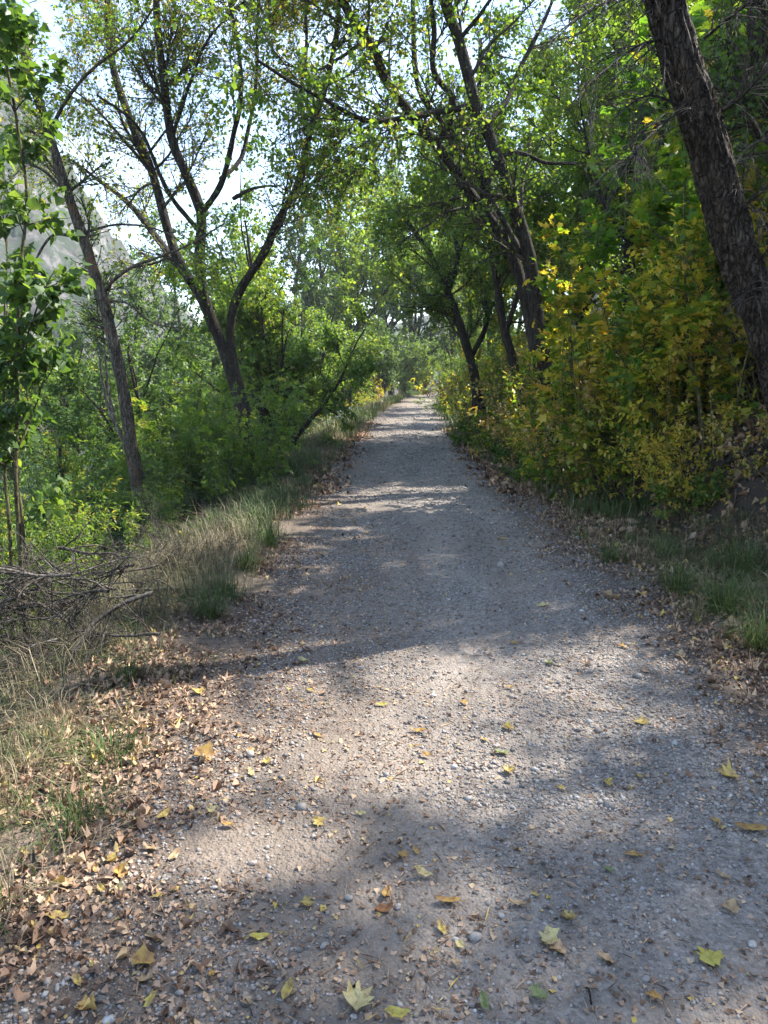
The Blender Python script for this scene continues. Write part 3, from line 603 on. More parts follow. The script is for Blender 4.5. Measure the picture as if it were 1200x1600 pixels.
# right bank canopy
place(A1, [(4.3, 13.9, .85, 'broadleaf tree on the right bank close behind the arching tree', 'leaf_lime'),
           (9.6, 18.0, 1.0, 'tall tree on the upper right bank above the yellow saplings', 'leaf_lime'),
           (5.3, 26.0, 1.0, 'tree on the right bank beyond the mossy leaning tree', 'leaf_green'),
           (10.8, 7.2, .9, 'tree high up at the right edge behind the leaning trunk', 'leaf_lit'),
           (11.5, 24.0, 1.1, 'tree near the top of the right bank in the distance', 'leaf_lime'),
           (7.5, 42.0, 1.0, 'tree on the right verge near the far bend of the path', 'leaf_green')], 'broadleaf trees on the right bank')
place(A2, [(5.2, 17.5, .95, 'spreading pale green tree above the mossy leaning tree', 'leaf_lit'),
           (7.4, 20.5, 1.0, 'wide-crowned tree half way up the right bank', 'leaf_lime'),
           (4.4, 34.0, .9, 'pale green tree arching over the right side of the path', 'leaf_lit'),
           (5.6, 52.0, 1.1, 'wide tree over the right verge before the far bend', 'leaf_green'),
           (3.9, 27.0, 1.15, 'pale lime tree arching high over the path in the middle distance', 'leaf_lime'),
           (13.5, 14.0, 1.1, 'large tree at the top of the bank above the right edge', 'leaf_lit')], 'spreading trees on the right bank')
# left side
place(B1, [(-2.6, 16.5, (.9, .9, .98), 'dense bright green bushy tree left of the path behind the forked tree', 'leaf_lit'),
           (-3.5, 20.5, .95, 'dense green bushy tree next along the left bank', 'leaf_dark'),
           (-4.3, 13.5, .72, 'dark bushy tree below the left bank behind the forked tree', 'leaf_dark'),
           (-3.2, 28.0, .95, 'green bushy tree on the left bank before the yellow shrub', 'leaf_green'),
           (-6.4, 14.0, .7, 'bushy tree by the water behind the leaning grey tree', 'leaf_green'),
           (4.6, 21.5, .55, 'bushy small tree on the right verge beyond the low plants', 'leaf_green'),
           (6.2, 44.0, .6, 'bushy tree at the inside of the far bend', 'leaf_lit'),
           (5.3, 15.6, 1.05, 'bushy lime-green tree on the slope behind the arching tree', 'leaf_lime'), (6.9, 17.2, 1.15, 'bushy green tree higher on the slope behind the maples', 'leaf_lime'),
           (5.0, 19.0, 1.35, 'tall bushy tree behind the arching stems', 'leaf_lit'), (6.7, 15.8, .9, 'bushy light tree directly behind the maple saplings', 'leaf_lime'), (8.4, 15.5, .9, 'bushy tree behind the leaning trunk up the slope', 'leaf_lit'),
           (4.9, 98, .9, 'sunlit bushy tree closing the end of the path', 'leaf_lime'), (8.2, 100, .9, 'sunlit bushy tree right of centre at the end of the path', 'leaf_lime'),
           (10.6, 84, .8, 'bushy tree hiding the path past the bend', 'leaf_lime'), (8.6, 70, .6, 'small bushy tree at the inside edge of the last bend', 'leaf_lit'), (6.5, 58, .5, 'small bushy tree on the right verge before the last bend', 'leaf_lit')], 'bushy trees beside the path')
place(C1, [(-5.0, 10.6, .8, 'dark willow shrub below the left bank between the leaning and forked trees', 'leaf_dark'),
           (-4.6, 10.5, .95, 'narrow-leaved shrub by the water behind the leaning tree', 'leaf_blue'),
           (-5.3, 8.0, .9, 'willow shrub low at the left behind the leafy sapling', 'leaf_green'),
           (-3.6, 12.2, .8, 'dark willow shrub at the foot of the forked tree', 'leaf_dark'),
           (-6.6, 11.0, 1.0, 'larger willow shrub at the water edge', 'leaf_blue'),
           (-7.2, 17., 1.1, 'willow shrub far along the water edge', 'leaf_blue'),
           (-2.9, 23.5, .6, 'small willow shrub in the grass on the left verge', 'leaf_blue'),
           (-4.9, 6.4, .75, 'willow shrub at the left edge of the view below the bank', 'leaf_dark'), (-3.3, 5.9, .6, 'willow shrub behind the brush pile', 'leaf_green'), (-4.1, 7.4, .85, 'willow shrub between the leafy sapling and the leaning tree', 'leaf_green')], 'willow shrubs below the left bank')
place(C2, [(-3.95, 7.6, .5, 'low leafy shrub beside the base of the leaning grey tree', 'leaf_green'),
           (-3.7, 11.2, .7, 'leafy shrub between the leaning tree and the forked tree', 'leaf_green'),
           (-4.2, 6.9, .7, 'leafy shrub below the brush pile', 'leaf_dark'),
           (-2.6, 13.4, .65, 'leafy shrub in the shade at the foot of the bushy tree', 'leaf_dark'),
           (3.0, 13.2, .6, 'green shrub on the right verge below the arching tree', 'leaf_green'),
           (3.1, 17.0, .75, 'green shrub on the right verge by the mossy leaning tree', 'leaf_green'),
           (3.7, 20.5, .9, 'green shrub crowding the right verge further along', 'leaf_dark'),
           (3.9, 26.0, 1.0, 'tall green shrub where the path narrows on the right', 'leaf_green'),
           (4.9, 33.0, 1.1, 'green shrub hiding the right side of the far path', 'leaf_green'),
           (6.2, 40.0, 1.2, 'green shrub at the bend on the right', 'leaf_lit'), (5.0, 46.0, 1.2, 'green shrub covering the trunks at the bend', 'leaf_lit'), (6.6, 60.0, 1.4, 'pale green shrub at the inner side of the last bend', 'leaf_lime'), (2.9, 28.5, .8, 'small green shrub at the right path edge', 'leaf_green'), (10.2, 78.0, 1.6, 'bright shrub where the path goes out of sight', 'leaf_lime'),
           (7.9, 52.0, 1.3, 'light green shrub beyond the bend', 'leaf_lime'),
           (4.6, 15.0, .9, 'green shrub on the slope behind the slim tree', 'leaf_green'),
           (4.0, 11.0, .8, 'shaded shrub on the slope beneath the arching tree', 'leaf_green')], 'leafy shrubs along the path')
place(E1, [(-1.95, 10.0, .6, 'pale ash-leaved shrub in front of the forked tree', 'leaf_lit'),
           (-2.9, 11.4, .85, 'green ash-leaved shrub around the stem of the forked tree', 'leaf_lit'),
           (-3.6, 11.6, .9, 'ash-leaved shrub left of the forked tree', 'leaf_lit'),
           (-2.75, 9.0, .42, 'small ash-leaved shrub between the two left trees', 'leaf_green'),
           (-2.3, 12.5, .9, 'ash-leaved shrub reaching towards the path beside the bushy tree', 'leaf_green')], 'ash-leaved shrubs around the forked tree')
place(D1, [(3.5, 7.6, 1.0, 'tall maple sapling turning yellow, left of the leaning trunk', 'leaf_yellowgreen'),
           (4.6, 8.6, 1.15, 'green and yellow maple sapling behind the leaning trunk', 'leaf_yellowgreen'),
           (3.6, 9.4, 1.35, 'green maple sapling behind the yellow one on the slope', 'leaf_bright'),
           (4.8, 10.2, 1.25, 'bright green maple sapling up the slope', 'leaf_bright'),
           (5.9, 8.6, 1.0, 'maple sapling high on the slope right of the leaning trunk', 'leaf_yellowgreen'),
           (2.9, 10.4, .85, 'yellow-green maple sapling under the arching tree', 'leaf_yellowgreen'),
           (4.1, 6.9, .9, 'yellowing maple sapling close to the leaning trunk', 'leaf_yellow'),
           (3.1, 8.9, 1.1, 'lime and yellow maple sapling leftmost on the slope', 'leaf_yellowgreen'), (2.5, 9.5, .95, 'maple sapling leaning over the verge in front of the arching tree', 'leaf_yellowgreen'), (4.0, 8.8, 1.35, 'tallest lime maple sapling in the middle of the slope', 'leaf_lime'),
           (6.0, 9.7, 1.0, 'tall lime maple behind the other saplings', 'leaf_lime')], 'maple saplings on the right slope')
place(D2, [(3.1, 7.2, .5, 'low spreading yellow sapling hanging over the right verge', 'leaf_yellow'),
           (3.8, 6.5, .6, 'yellow sapling in front of the dark slope', 'leaf_yellow'),
           (2.9, 8.4, .9, 'yellow-green sapling above the right verge', 'leaf_yellowgreen'),
           (4.2, 5.7, .75, 'tawny sapling at the foot of the leaning trunk', 'leaf_tawny'),
           (3.3, 5.7, .45, 'small half-withered sapling on the dark slope', 'leaf_tawny'),
           (4.0, 7.6, 1.0, 'yellow sapling in the middle of the slope', 'leaf_yellow'),
           (3.0, 11.8, .95, 'olive sapling by the right verge beyond the arching tree', 'leaf_yellowgreen'),
           (2.75, 9.3, .8, 'olive sapling in front of the foot of the arching tree', 'leaf_tawny'), (2.9, 13.2, .95, 'olive sapling by the right verge before the mossy tree', 'leaf_yellowgreen'),
           (3.1, 15.3, 1.0, 'tawny sapling on the right verge beside the mossy tree', 'leaf_tawny'), (3.5, 18.6, 1.2, 'olive sapling on the right verge past the mossy tree', 'leaf_yellowgreen'),
           (2.35, 10.3, .9, 'small-leaved sapling hiding the foot of the arching tree', 'leaf_yellowgreen'), (2.3, 12.2, .8, 'thin sapling at the path edge beyond the arching tree', 'leaf_tawny'),
           (2.45, 14.6, .9, 'thin olive sapling at the right path edge before the mossy tree', 'leaf_yellowgreen'), (2.6, 17.3, 1.0, 'sapling at the path edge beside the mossy tree', 'leaf_tawny'), (3.0, 22, 1.1, 'olive sapling where the right verge narrows', 'leaf_yellowgreen'),
           (3.2, 7.9, .7, 'bright yellow sapling leftmost of the clump on the slope', 'leaf_yellow'),
           (3.7, 5.0, .5, 'small yellow sapling at the right edge by the leaning trunk', 'leaf_yellow'), (4.9, 7.6, 1.2, 'tall yellow sapling right of the leaning trunk', 'leaf_yellow'),
           (5.2, 6.6, .9, 'yellow sapling at the right edge', 'leaf_yellow'),
           (-1.7, 41.0, .8, 'yellow shrub on the left verge in the distance', 'leaf_yellowgreen'),
           (-.7, 46.0, 1.0, 'larger bright yellow shrub on the left verge near the bend', 'leaf_yellow'),
           (-3.2, 43.0, 1.1, 'yellowish shrub set back from the left verge', 'leaf_yellowgreen')], 'yellow saplings')
place(H1, [(2.55, 10.5, 1.1, 'low leafy plant on the right verge below the arching tree', 'leaf_green'),
           (2.6, 12.0, 1.2, 'clump of low plants beside the dark log', 'leaf_dark'),
           (2.5, 14.0, 1.2, 'low plants at the right path edge past the dark log', 'leaf_dark'),
           (3.3, 9.3, 1.2, 'low green plant on the slope under the yellow saplings', 'leaf_green'),
           (3.2, 7.2, .8, 'low green plant in the leaf litter below the saplings', 'leaf_green'),
           (2.5, 17.0, 1.4, 'low plants on the right verge below the mossy tree', 'leaf_green'),
           (2.8, 20.0, 1.6, 'low plants further on along the right verge', 'leaf_dark'),
           (-3.3, 5.3, 1.3, 'green undergrowth behind the brush pile', 'leaf_dark'), (-2.9, 6.9, 1.2, 'green undergrowth between the brush pile and the leaning grey tree', 'leaf_dark'), (-3.7, 6.1, 1.5, 'tall undergrowth left of the brush pile', 'leaf_dark'), (-4.0, 8.6, 1.2, 'undergrowth below the bank left of the pale log', 'leaf_dark'),
           (-2.6, 6.3, .6, 'small green plant at the foot of the leaning grey tree', 'leaf_green'),
           (3.7, 5.1, .7, 'small plant with pale leaves beside the leaning trunk', 'leaf_bright'),
           (-2.3, 17.5, 1.3, 'low plants in the left verge grass', 'leaf_blue')], 'low plants')
# far bank and far end
far = []
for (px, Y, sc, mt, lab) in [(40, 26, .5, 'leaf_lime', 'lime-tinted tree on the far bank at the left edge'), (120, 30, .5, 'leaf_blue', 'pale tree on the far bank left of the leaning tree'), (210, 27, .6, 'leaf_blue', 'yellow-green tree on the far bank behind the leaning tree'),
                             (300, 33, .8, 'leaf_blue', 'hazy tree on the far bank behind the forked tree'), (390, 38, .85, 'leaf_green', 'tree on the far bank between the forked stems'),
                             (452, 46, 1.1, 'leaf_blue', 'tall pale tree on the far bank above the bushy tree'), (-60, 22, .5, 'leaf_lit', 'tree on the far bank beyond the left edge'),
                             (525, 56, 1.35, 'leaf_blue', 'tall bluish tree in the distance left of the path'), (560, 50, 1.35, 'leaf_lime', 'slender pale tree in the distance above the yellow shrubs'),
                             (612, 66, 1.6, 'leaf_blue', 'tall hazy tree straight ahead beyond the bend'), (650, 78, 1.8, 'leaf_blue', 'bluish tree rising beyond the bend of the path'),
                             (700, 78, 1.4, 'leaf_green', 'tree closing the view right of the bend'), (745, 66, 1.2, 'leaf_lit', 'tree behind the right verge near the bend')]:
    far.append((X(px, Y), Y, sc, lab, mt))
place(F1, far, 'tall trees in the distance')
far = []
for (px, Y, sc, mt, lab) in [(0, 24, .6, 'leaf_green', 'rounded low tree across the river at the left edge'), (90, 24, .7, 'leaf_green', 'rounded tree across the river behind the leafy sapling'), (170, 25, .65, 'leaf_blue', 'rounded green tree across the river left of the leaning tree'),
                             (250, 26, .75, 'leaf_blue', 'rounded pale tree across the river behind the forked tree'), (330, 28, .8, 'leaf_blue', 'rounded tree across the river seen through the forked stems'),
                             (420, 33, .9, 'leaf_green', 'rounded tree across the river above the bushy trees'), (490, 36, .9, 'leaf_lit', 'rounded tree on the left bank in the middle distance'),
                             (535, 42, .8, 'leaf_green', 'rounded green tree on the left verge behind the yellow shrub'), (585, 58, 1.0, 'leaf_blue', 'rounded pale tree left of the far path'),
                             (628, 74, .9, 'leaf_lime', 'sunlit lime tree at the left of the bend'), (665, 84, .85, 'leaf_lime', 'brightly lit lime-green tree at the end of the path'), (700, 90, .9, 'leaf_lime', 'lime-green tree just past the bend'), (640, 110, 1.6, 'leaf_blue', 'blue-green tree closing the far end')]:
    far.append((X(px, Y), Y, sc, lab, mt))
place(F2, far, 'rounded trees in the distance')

# near left sapling with large leaves
Y8 = 4.6
b8 = P(30, 900, Y8); b8[2] = Hs(b8[0], Y8)
root8, A8, tw8 = traced('broad_leaved_sapling', 'tall thin sapling with large heart-shaped green leaves at the left edge', b8,
       [([(b8[0], Y8, b8[2] - .1, 0), (26, 800, Y8), (27, 650, Y8), (32, 480, Y8), (38, 380, Y8 + .1), (45, 300, Y8 + .1), (30, 200, Y8 + .1), (10, 90, Y8), (-15, -20, Y8), (-30, -90, Y8)], 8, 3),
        ([(20, 900, Y8 + .1), (8, 700, Y8 + .1), (5, 520, Y8 + .2), (10, 400, Y8 + .3), (5, 330, Y8 + .3)], 6, 2),
        ([(45, 900, Y8 + .2), (22, 740, Y8 + .2), (-10, 640, Y8 + .1), (-40, 500, Y8)], 7, 2),
        ([(30, 560, Y8), (60, 480, Y8 - .1), (85, 430, Y8 - .2)], 4, 1.5), ([(28, 700, Y8), (60, 620, Y8 + .1), (75, 570, Y8 + .2)], 4, 1.5)],
       bark='green_stem', n2=70, l2=.5, n3=220, l3=.22, leaves=2400, lsize=.052, shape='heart', wid=.9, leaf='leaf_dark', droop=.9, t0=.22, twig_r=.0015)
leaf_parts(root8, tw8, 270, .056, 'heart', 'leaf_green', .9, .9)

# off to the right and behind: trees whose crowns shade the near path
sh = [(5.9, 2.6, .6, 'broadleaf tree beside the near path, beyond the right edge', 'leaf_green'), 
      (10.5, 4.6, .8, 'broadleaf tree up the bank right of the leaning trunk', 'leaf_lit'), (-4.6, 1.5, .7, 'broadleaf tree left of the near path, beyond the left edge', 'leaf_green')]
sh += [(8.7, 9.3, .74, 'small broadleaf tree on the bank whose shade crosses the path', 'leaf_lit')]
place(A2, [(8.4, 6.2, .5, 'small spreading tree up the bank beyond the right edge', 'leaf_lit')], 'spreading trees on the right bank')
place(A1, sh, 'broadleaf trees on the right bank')

R = np.random.default_rng(102)
# ------------------------------------------------------------------ ground cover
def scatter_tris(name, tv, tf, pos, rot, scl, mat, rnd=None, kind='stuff', smooth_=False):
    """tv (T,V,3) variants; rot (N,3,3)"""
    n = len(pos); k = R.integers(0, len(tv), n)
    loc = tv[k] * (scl[:, None, :] if scl.ndim == 2 else scl[:, None, None])
    V = np.einsum('nij,nvj->nvi', rot, loc) + pos[:, None]
    F = (np.arange(n)[:, None, None] * tv.shape[1] + tf[None]).reshape(-1, 3)
    r = (R.random(n) if rnd is None else rnd).repeat(len(tf))
    return part(name, mesh(name, V.reshape(-1, 3), F, mat, {'rnd': ('FACE', r)}, smooth_ or mat is M['litter']), kind=kind)
def rotm(ax_, ay_, az_):
    cx, sx, cy_, sy, cz, sz = np.cos(ax_), np.sin(ax_), np.cos(ay_), np.sin(ay_), np.cos(az_), np.sin(az_)
    Rx = np.stack([np.stack([1 + 0 * cx, 0 * cx, 0 * cx], -1), np.stack([0 * cx, cx, -sx], -1), np.stack([0 * cx, sx, cx], -1)], -2)
    Ry = np.stack([np.stack([cy_, 0 * cx, sy], -1), np.stack([0 * cx, 1 + 0 * cx, 0 * cx], -1), np.stack([-sy, 0 * cx, cy_], -1)], -2)
    Rz = np.stack([np.stack([cz, -sz, 0 * cx], -1), np.stack([sz, cz, 0 * cx], -1), np.stack([0 * cx, 0 * cx, 1 + 0 * cx], -1)], -2)
    return Rz @ Ry @ Rx
# pebbles
ph = (1 + 5 ** .5) / 2
ico = nrm(np.array([(-1, ph, 0), (1, ph, 0), (-1, -ph, 0), (1, -ph, 0), (0, -1, ph), (0, 1, ph), (0, -1, -ph), (0, 1, -ph), (ph, 0, -1), (ph, 0, 1), (-ph, 0, -1), (-ph, 0, 1)], float))
icof = np.array([(0, 11, 5), (0, 5, 1), (0, 1, 7), (0, 7, 10), (0, 10, 11), (1, 5, 9), (5, 11, 4), (11, 10, 2), (10, 7, 6), (7, 1, 8), (3, 9, 4), (3, 4, 2), (3, 2, 6), (3, 6, 8), (3, 8, 9), (4, 9, 5), (2, 4, 11), (6, 2, 10), (8, 6, 7), (9, 8, 1)])
octv = np.array([(1, 0, 0), (0, 1, 0), (-1, 0, 0), (0, -1, 0), (0, 0, 1), (0, 0, -1)], float); octf = np.array([(0, 1, 4), (1, 2, 4), (2, 3, 4), (3, 0, 4), (1, 0, 5), (2, 1, 5), (3, 2, 5), (0, 3, 5)])
def pebbles(name, n, ya, yb, ua, ub, rmean, tv, tf, pw=1.0, sm=True):
    y = ya + (yb - ya) * R.random(n) ** pw; u = R.uniform(ua, ub, n); x = u + pathc(y)
    keep = (noise2(x * 1.6, y * .6, 1.3, 51) * .9 + noise2(x, y, 5, 52) * .4 + .7 - .35 * smooth(.9, 1.7, np.abs(u))) > R.random(n); x, y = x[keep], y[keep]; n = len(x)
    r = rmean * np.exp(R.normal(0, .42, n)); sc = np.stack([r * R.uniform(.8, 1.35, n), r * R.uniform(.7, 1.1, n), r * R.uniform(.42, .75, n)], 1)
    pos = np.stack([x, y, surf(x, y) + sc[:, 2] * .3], 1)
    vs = np.array([tv * (1 + R.normal(0, .13, (len(tv), 1))) for _ in range(16)])
    return scatter_tris(name, vs, tf, pos, rotm(R.normal(0, .25, n), R.normal(0, .25, n), R.uniform(0, 6.28, n)), sc, M['pebble'], smooth_=sm)
pebbles('gravel', 44000, 1.2, 4.0, -1.5, 2.1, .0032, octv, octf, 1.2)
pebbles('gravel', 16000, 1.2, 2.6, -1.45, 2.1, .0046, ico, icof)
pebbles('gravel', 46000, 2.5, 6.5, -1.35, 1.9, .0060, octv, octf, 1.2)
pebbles('gravel', 26000, 6.0, 17, -1.4, 1.6, .010, octv, octf, 1.1)
pebbles('gravel', 22000, 12, 42, -1.4, 1.5, .015, octv, octf, 1.2)

# dead leaf litter
def crumple(outline, n=10):
    out = []
    for _ in range(n):
        v = np.array(outline, float); v[:, 2] += R.normal(0, .13, len(v)); v[:, :2] += R.normal(0, .06, (len(v), 2)); a = R.uniform(1.0, 4.5); v[:, 2] += a * (v[:, 0] ** 2) * R.choice([1, 1, -1]) + R.uniform(-1.2, 2.0) * (v[:, 1] - .5) ** 2
        v[:, 1] -= .5; v[:, :2] *= R.uniform(.8, 1.15, (1, 2)); out.append(v)
    return np.array(out)
lv, lf = LEAF['ovate']; mv, mf = LEAF['maple']
lv_s, mv_s = crumple(lv), crumple(mv)
def litter(name, n, ya, yb, side, u0, us_, size, tv, tf, pw=1.6, mat='litter', z=.006, lo=-9, hi=9):
    y = ya + (yb - ya) * R.random(n) ** pw; u = side * (u0 + R.normal(0, us_, n)); x = u + pathc(y)
    keep = (noise2(x, y, .9, 61) * .6 + noise2(x, y, 3.1, 62) * .9 + .75) > R.random(n); keep &= (u > lo) & (u < hi); x, y = x[keep], y[keep]; n = len(x)
    pos = np.stack([x, y, surf(x, y) + z + R.random(n) * .02 * smooth(1.0, 1.8, np.abs(x - pathc(y)))], 1)
    sc = size * np.exp(np.clip(R.normal(0, .35, n), -.8, .62))
    return scatter_tris(name, tv, tf, pos, rotm(R.normal(0, .33, n), R.normal(0, .33, n), R.uniform(0, 6.28, n)), sc, M[mat])
litter('leaf_litter', 18000, 1.2, 12, -1, 2.0, .45, .021, lv_s, lf, 1.5)
litter('leaf_litter', 6500, 1.2, 12, -1, 2.05, .38, .024, mv_s, mf, 1.5)
litter('leaf_litter', 17000, 1.6, 14, 1, 2.0, .38, .023, lv_s, lf, 1.4)
litter('leaf_litter', 4800, 1.6, 14, 1, 2.05, .4, .029, mv_s, mf, 1.4)
litter('leaf_litter', 10000, 3.5, 16, 1, 3.2, .9, .055, lv_s, lf, 1.2, lo=1.6)
litter('leaf_litter', 7000, 10, 26, -1, 1.55, .2, .06, lv_s[:, :, :], lf, 1.0)
litter('leaf_litter', 5000, 10, 24, 1, 1.6, .25, .06, lv_s, lf, 1.0)
sf = np.array([(0, 1, 2), (0, 2, 3)]); chip = np.array([LEAF['simple'][0] * [1, 1, k] - [0, .5, 0] for k in (1, 2, 3, -1.)])
litter('leaf_fragments', 9000, 1.2, 8, 1, 0.2, 1.15, .013, chip, sf, 1.6, z=.004)
litter('leaf_fragments', 15000, 1.2, 8, -1, 1.3, .5, .014, chip, sf, 1.5, z=.004)
litter('leaf_fragments', 9000, 1.6, 9, 1, 1.4, .4, .014, chip, sf, 1.5, z=.004)
strawv = np.array([np.array([(0, 0, 0), (.03, .5, .05), (0, 1, 0), (-.03, .5, .05)]) - [0, .5, 0]])
litter('straw_bits', 4200, 1.2, 8, -1, .9, .8, .045, strawv, sf, 1.5, z=.006)
litter('straw_bits', 2600, 1.4, 8, 1, .9, .8, .04, strawv, sf, 1.5, z=.006)

R = np.random.default_rng(103)
# grass: tufts of curved blades
def tuft_blades(n, h, spread, wid, bend):
    """n blades -> verts (n,5,3); tris 3 each"""
    a = R.uniform(0, 6.28, n); r = np.abs(R.normal(0, spread, n)); b = np.stack([np.cos(a) * r, np.sin(a) * r, -.02 + 0 * a], 1)
    a2 = a + R.normal(0, .8, n); out = np.stack([np.cos(a2), np.sin(a2), 0 * a2], 1); hh = h * R.uniform(.45, 1.15, n); bd = bend * R.uniform(.2, 1.4, n)
    side = np.stack([-np.sin(a2), np.cos(a2), 0 * a2], 1) * wid
    mid = b + out * (hh * bd * .28)[:, None] + np.array([0, 0, 1]) * (hh * .6)[:, None]
    tip = b + out * (hh * bd)[:, None] + np.array([0, 0, 1]) * (hh * (1 - .35 * np.minimum(bd, 1.3)))[:, None]
    return np.stack([b - side, b + side, mid + side * .8, mid - side * .8, tip], 1)
tft = np.array([(0, 1, 2), (0, 2, 3), (3, 2, 4)])
def grass_field(name, ntuft, ya, yb, side, u0, us_, h, blades, wid, mat, pw=1.3, dryb=0., lo=1.45, hi=6, spread=.05, bend=.7):
    y = ya + (yb - ya) * R.random(ntuft) ** pw; u = u0 + R.normal(0, us_, ntuft)
    k = (u > lo) & (u < hi); x = side * u + pathc(y); k &= (noise2(x, y, .8, 71) * .6 + noise2(x, y, 2.5, 72) * .4 + .65) > R.random(ntuft); x, y = x[k], y[k]; n = len(x)
    pos = np.stack([x, y, lowered(x, y)], 1); sc = R.uniform(.5, 1.3, n)
    Vs = tuft_blades(n * blades, h, spread, wid, bend).reshape(n, blades, 5, 3) * sc[:, None, None, None] + pos[:, None, None]
    V = Vs.reshape(-1, 3); F = (np.arange(n * blades)[:, None, None] * 5 + tft[None]).reshape(-1, 3)
    base = np.clip(noise2(x, y, .6, 73) * .35 + .42 + dryb, 0, 1).repeat(blades); r = np.clip(base + R.normal(0, .22, n * blades), 0, 1).repeat(3)
    return part(name, mesh(name, V, F, M[mat], {'rnd': ('FACE', r)}), kind='stuff')
grass_field('grass', 1000, 1.6, 9, -1, 2.4, .45, .15, 26, .0015, 'grass', dryb=.1, bend=1.1, spread=.07)
grass_field('grass', 520, 3.2, 9, 1, 2.35, .35, .19, 32, .0018, 'grass', dryb=.12, bend=1.0)
grass_field('grass', 800, 7, 22, -1, 2.1, .35, .30, 26, .0038, 'grass', dryb=-.02, spread=.08)
grass_field('grass', 500, 8, 24, 1, 2.1, .3, .26, 22, .0042, 'grass', spread=.08)
grass_field('grass', 1700, 18, 85, -1, 2.3, .6, .55, 18, .011, 'grass', dryb=.1, spread=.15)
grass_field('grass', 700, 20, 70, 1, 2.0, .3, .5, 16, .011, 'grass', spread=.15)
grass_field('dry_grass', 260, 1.5, 7, -1, 2.35, .45, .14, 18, .0013, 'dry_grass', bend=1.2, spread=.08, lo=1.6)
grass_field('dry_grass', 300, 7, 20, -1, 2.3, .4, .36, 18, .0026, 'dry_grass', bend=.8, spread=.1)
grass_field('dry_grass', 900, 1.5, 6.5, -1, 2.4, .45, .26, 15, .0014, 'dry_grass', bend=1.0, spread=.07, lo=1.75)
grass_field('dry_grass', 700, 5, 30, -1, 1.9, .3, .3, 18, .0024, 'dry_grass', bend=.9, spread=.08, lo=1.5)
grass_field('dry_grass', 120, 3, 9, 1, 2.6, .4, .35, 22, .002, 'dry_grass', bend=1.0, spread=.08)
# the tufts one can pick out
def grass_tuft(px, py, h, n, mat, label, bend=1.15, dry=.42, spread=.06):
    g = G(px, py); v = tuft_blades(n, h, spread, .0018, bend)
    F = (np.arange(n)[:, None, None] * 5 + tft[None]).reshape(-1, 3)
    r = np.clip(R.normal(dry, .16, n), 0, 1).repeat(3)
    thing('grass_tuft', label, 'grass tuft', g, 0, 'grass tufts standing out on the verges', mesh('grass_tuft', v.reshape(-1, 3), F, M[mat], {'rnd': ('FACE', r)}))
for a in [(325, 965, .30, 230, 'grass', 'large green grass tuft on the left verge beside the litter'), (355, 935, .28, 190, 'grass', 'green grass tuft just behind the largest one on the left verge'), (420, 855, .32, 220, 'grass', 'green tuft at the left path edge near the pale log'),
          (385, 890, .3, 200, 'grass', 'tall green tuft between the pale log and the path'), (200, 1065, .2, 110, 'grass', 'thin straw-and-green tuft on the near left verge'), (175, 1185, .2, 120, 'grass', 'straggly tuft among dead leaves at the lower left'),
          (1060, 930, .36, 240, 'grass', 'bright green grass tuft on the right verge'), (1130, 960, .4, 260, 'grass', 'large arching green tuft near the right edge'), (1185, 1015, .4, 240, 'grass', 'green tuft at the right edge of the view'),
          (955, 880, .3, 160, 'grass', 'small green tuft at the right path edge'), (120, 1290, .17, 100, 'grass', 'low tuft in dry leaves at the lower left edge'), (1165, 905, .45, 240, 'grass', 'tall pale grass tuft below the saplings')]:
    grass_tuft(*a)
grass_tuft(30, 1230, .2, 90, 'dry_grass', 'dry straw-coloured tuft at the left edge', 1.3, .7, .1); grass_tuft(90, 1130, .2, 90, 'dry_grass', 'dry straw tuft below the brush pile', 1.1, .7, .1); grass_tuft(20, 1400, .18, 90, 'dry_grass', 'dry broken grass at the bottom left edge', 1.2, .7, .1)

R = np.random.default_rng(104)
# brush pile of dead branches at the left
gp = G(62, 1025); root9 = thing('brush_pile', 'tangled pile of dead grey branches on the left bank', 'brush pile', gp)
bp_, br_ = [], []
for k in range(40):
    a = R.uniform(-.6, .6) + (PI if R.random() < .5 else 0); d = (math.cos(a), math.sin(a) * .8, R.uniform(-.12, .3))
    c0 = np.array([R.normal(-.1, .3), R.normal(.1, .35), R.uniform(.12, .6)]); ln = R.uniform(.35, 1.0)
    w = spine(c0 - np.array(d) * ln * .5, d, ln, 12, -.02, .12); r_ = R.uniform(.006, .02) * np.linspace(1, .35, 12); bp_.append(w); br_.append(r_)
    part('branch', stemmesh('branch', [(w[None], r_[None] * .8, 6)], M['dead_twig' if k % 3 else 'dead_wood']), root9)
bp_, br_ = np.array(bp_), np.array(br_)
s1, r1 = grow(bp_, br_, 500, .05, 1, .4, .7, 6, up=-.06, wig=.2, rf=.4, rmin=.0018, tipf=.5)
s2, r2 = grow(s1, r1, 2400, .05, 1, .22, .8, 5, up=-.08, wig=.28, rf=.6, rmin=.0011, tipf=.5)
part('dead_twigs', stemmesh('dead_twigs', [(s1, r1, 4), (s2, r2, 3)], M['dead_twig']), root9, 'stuff')
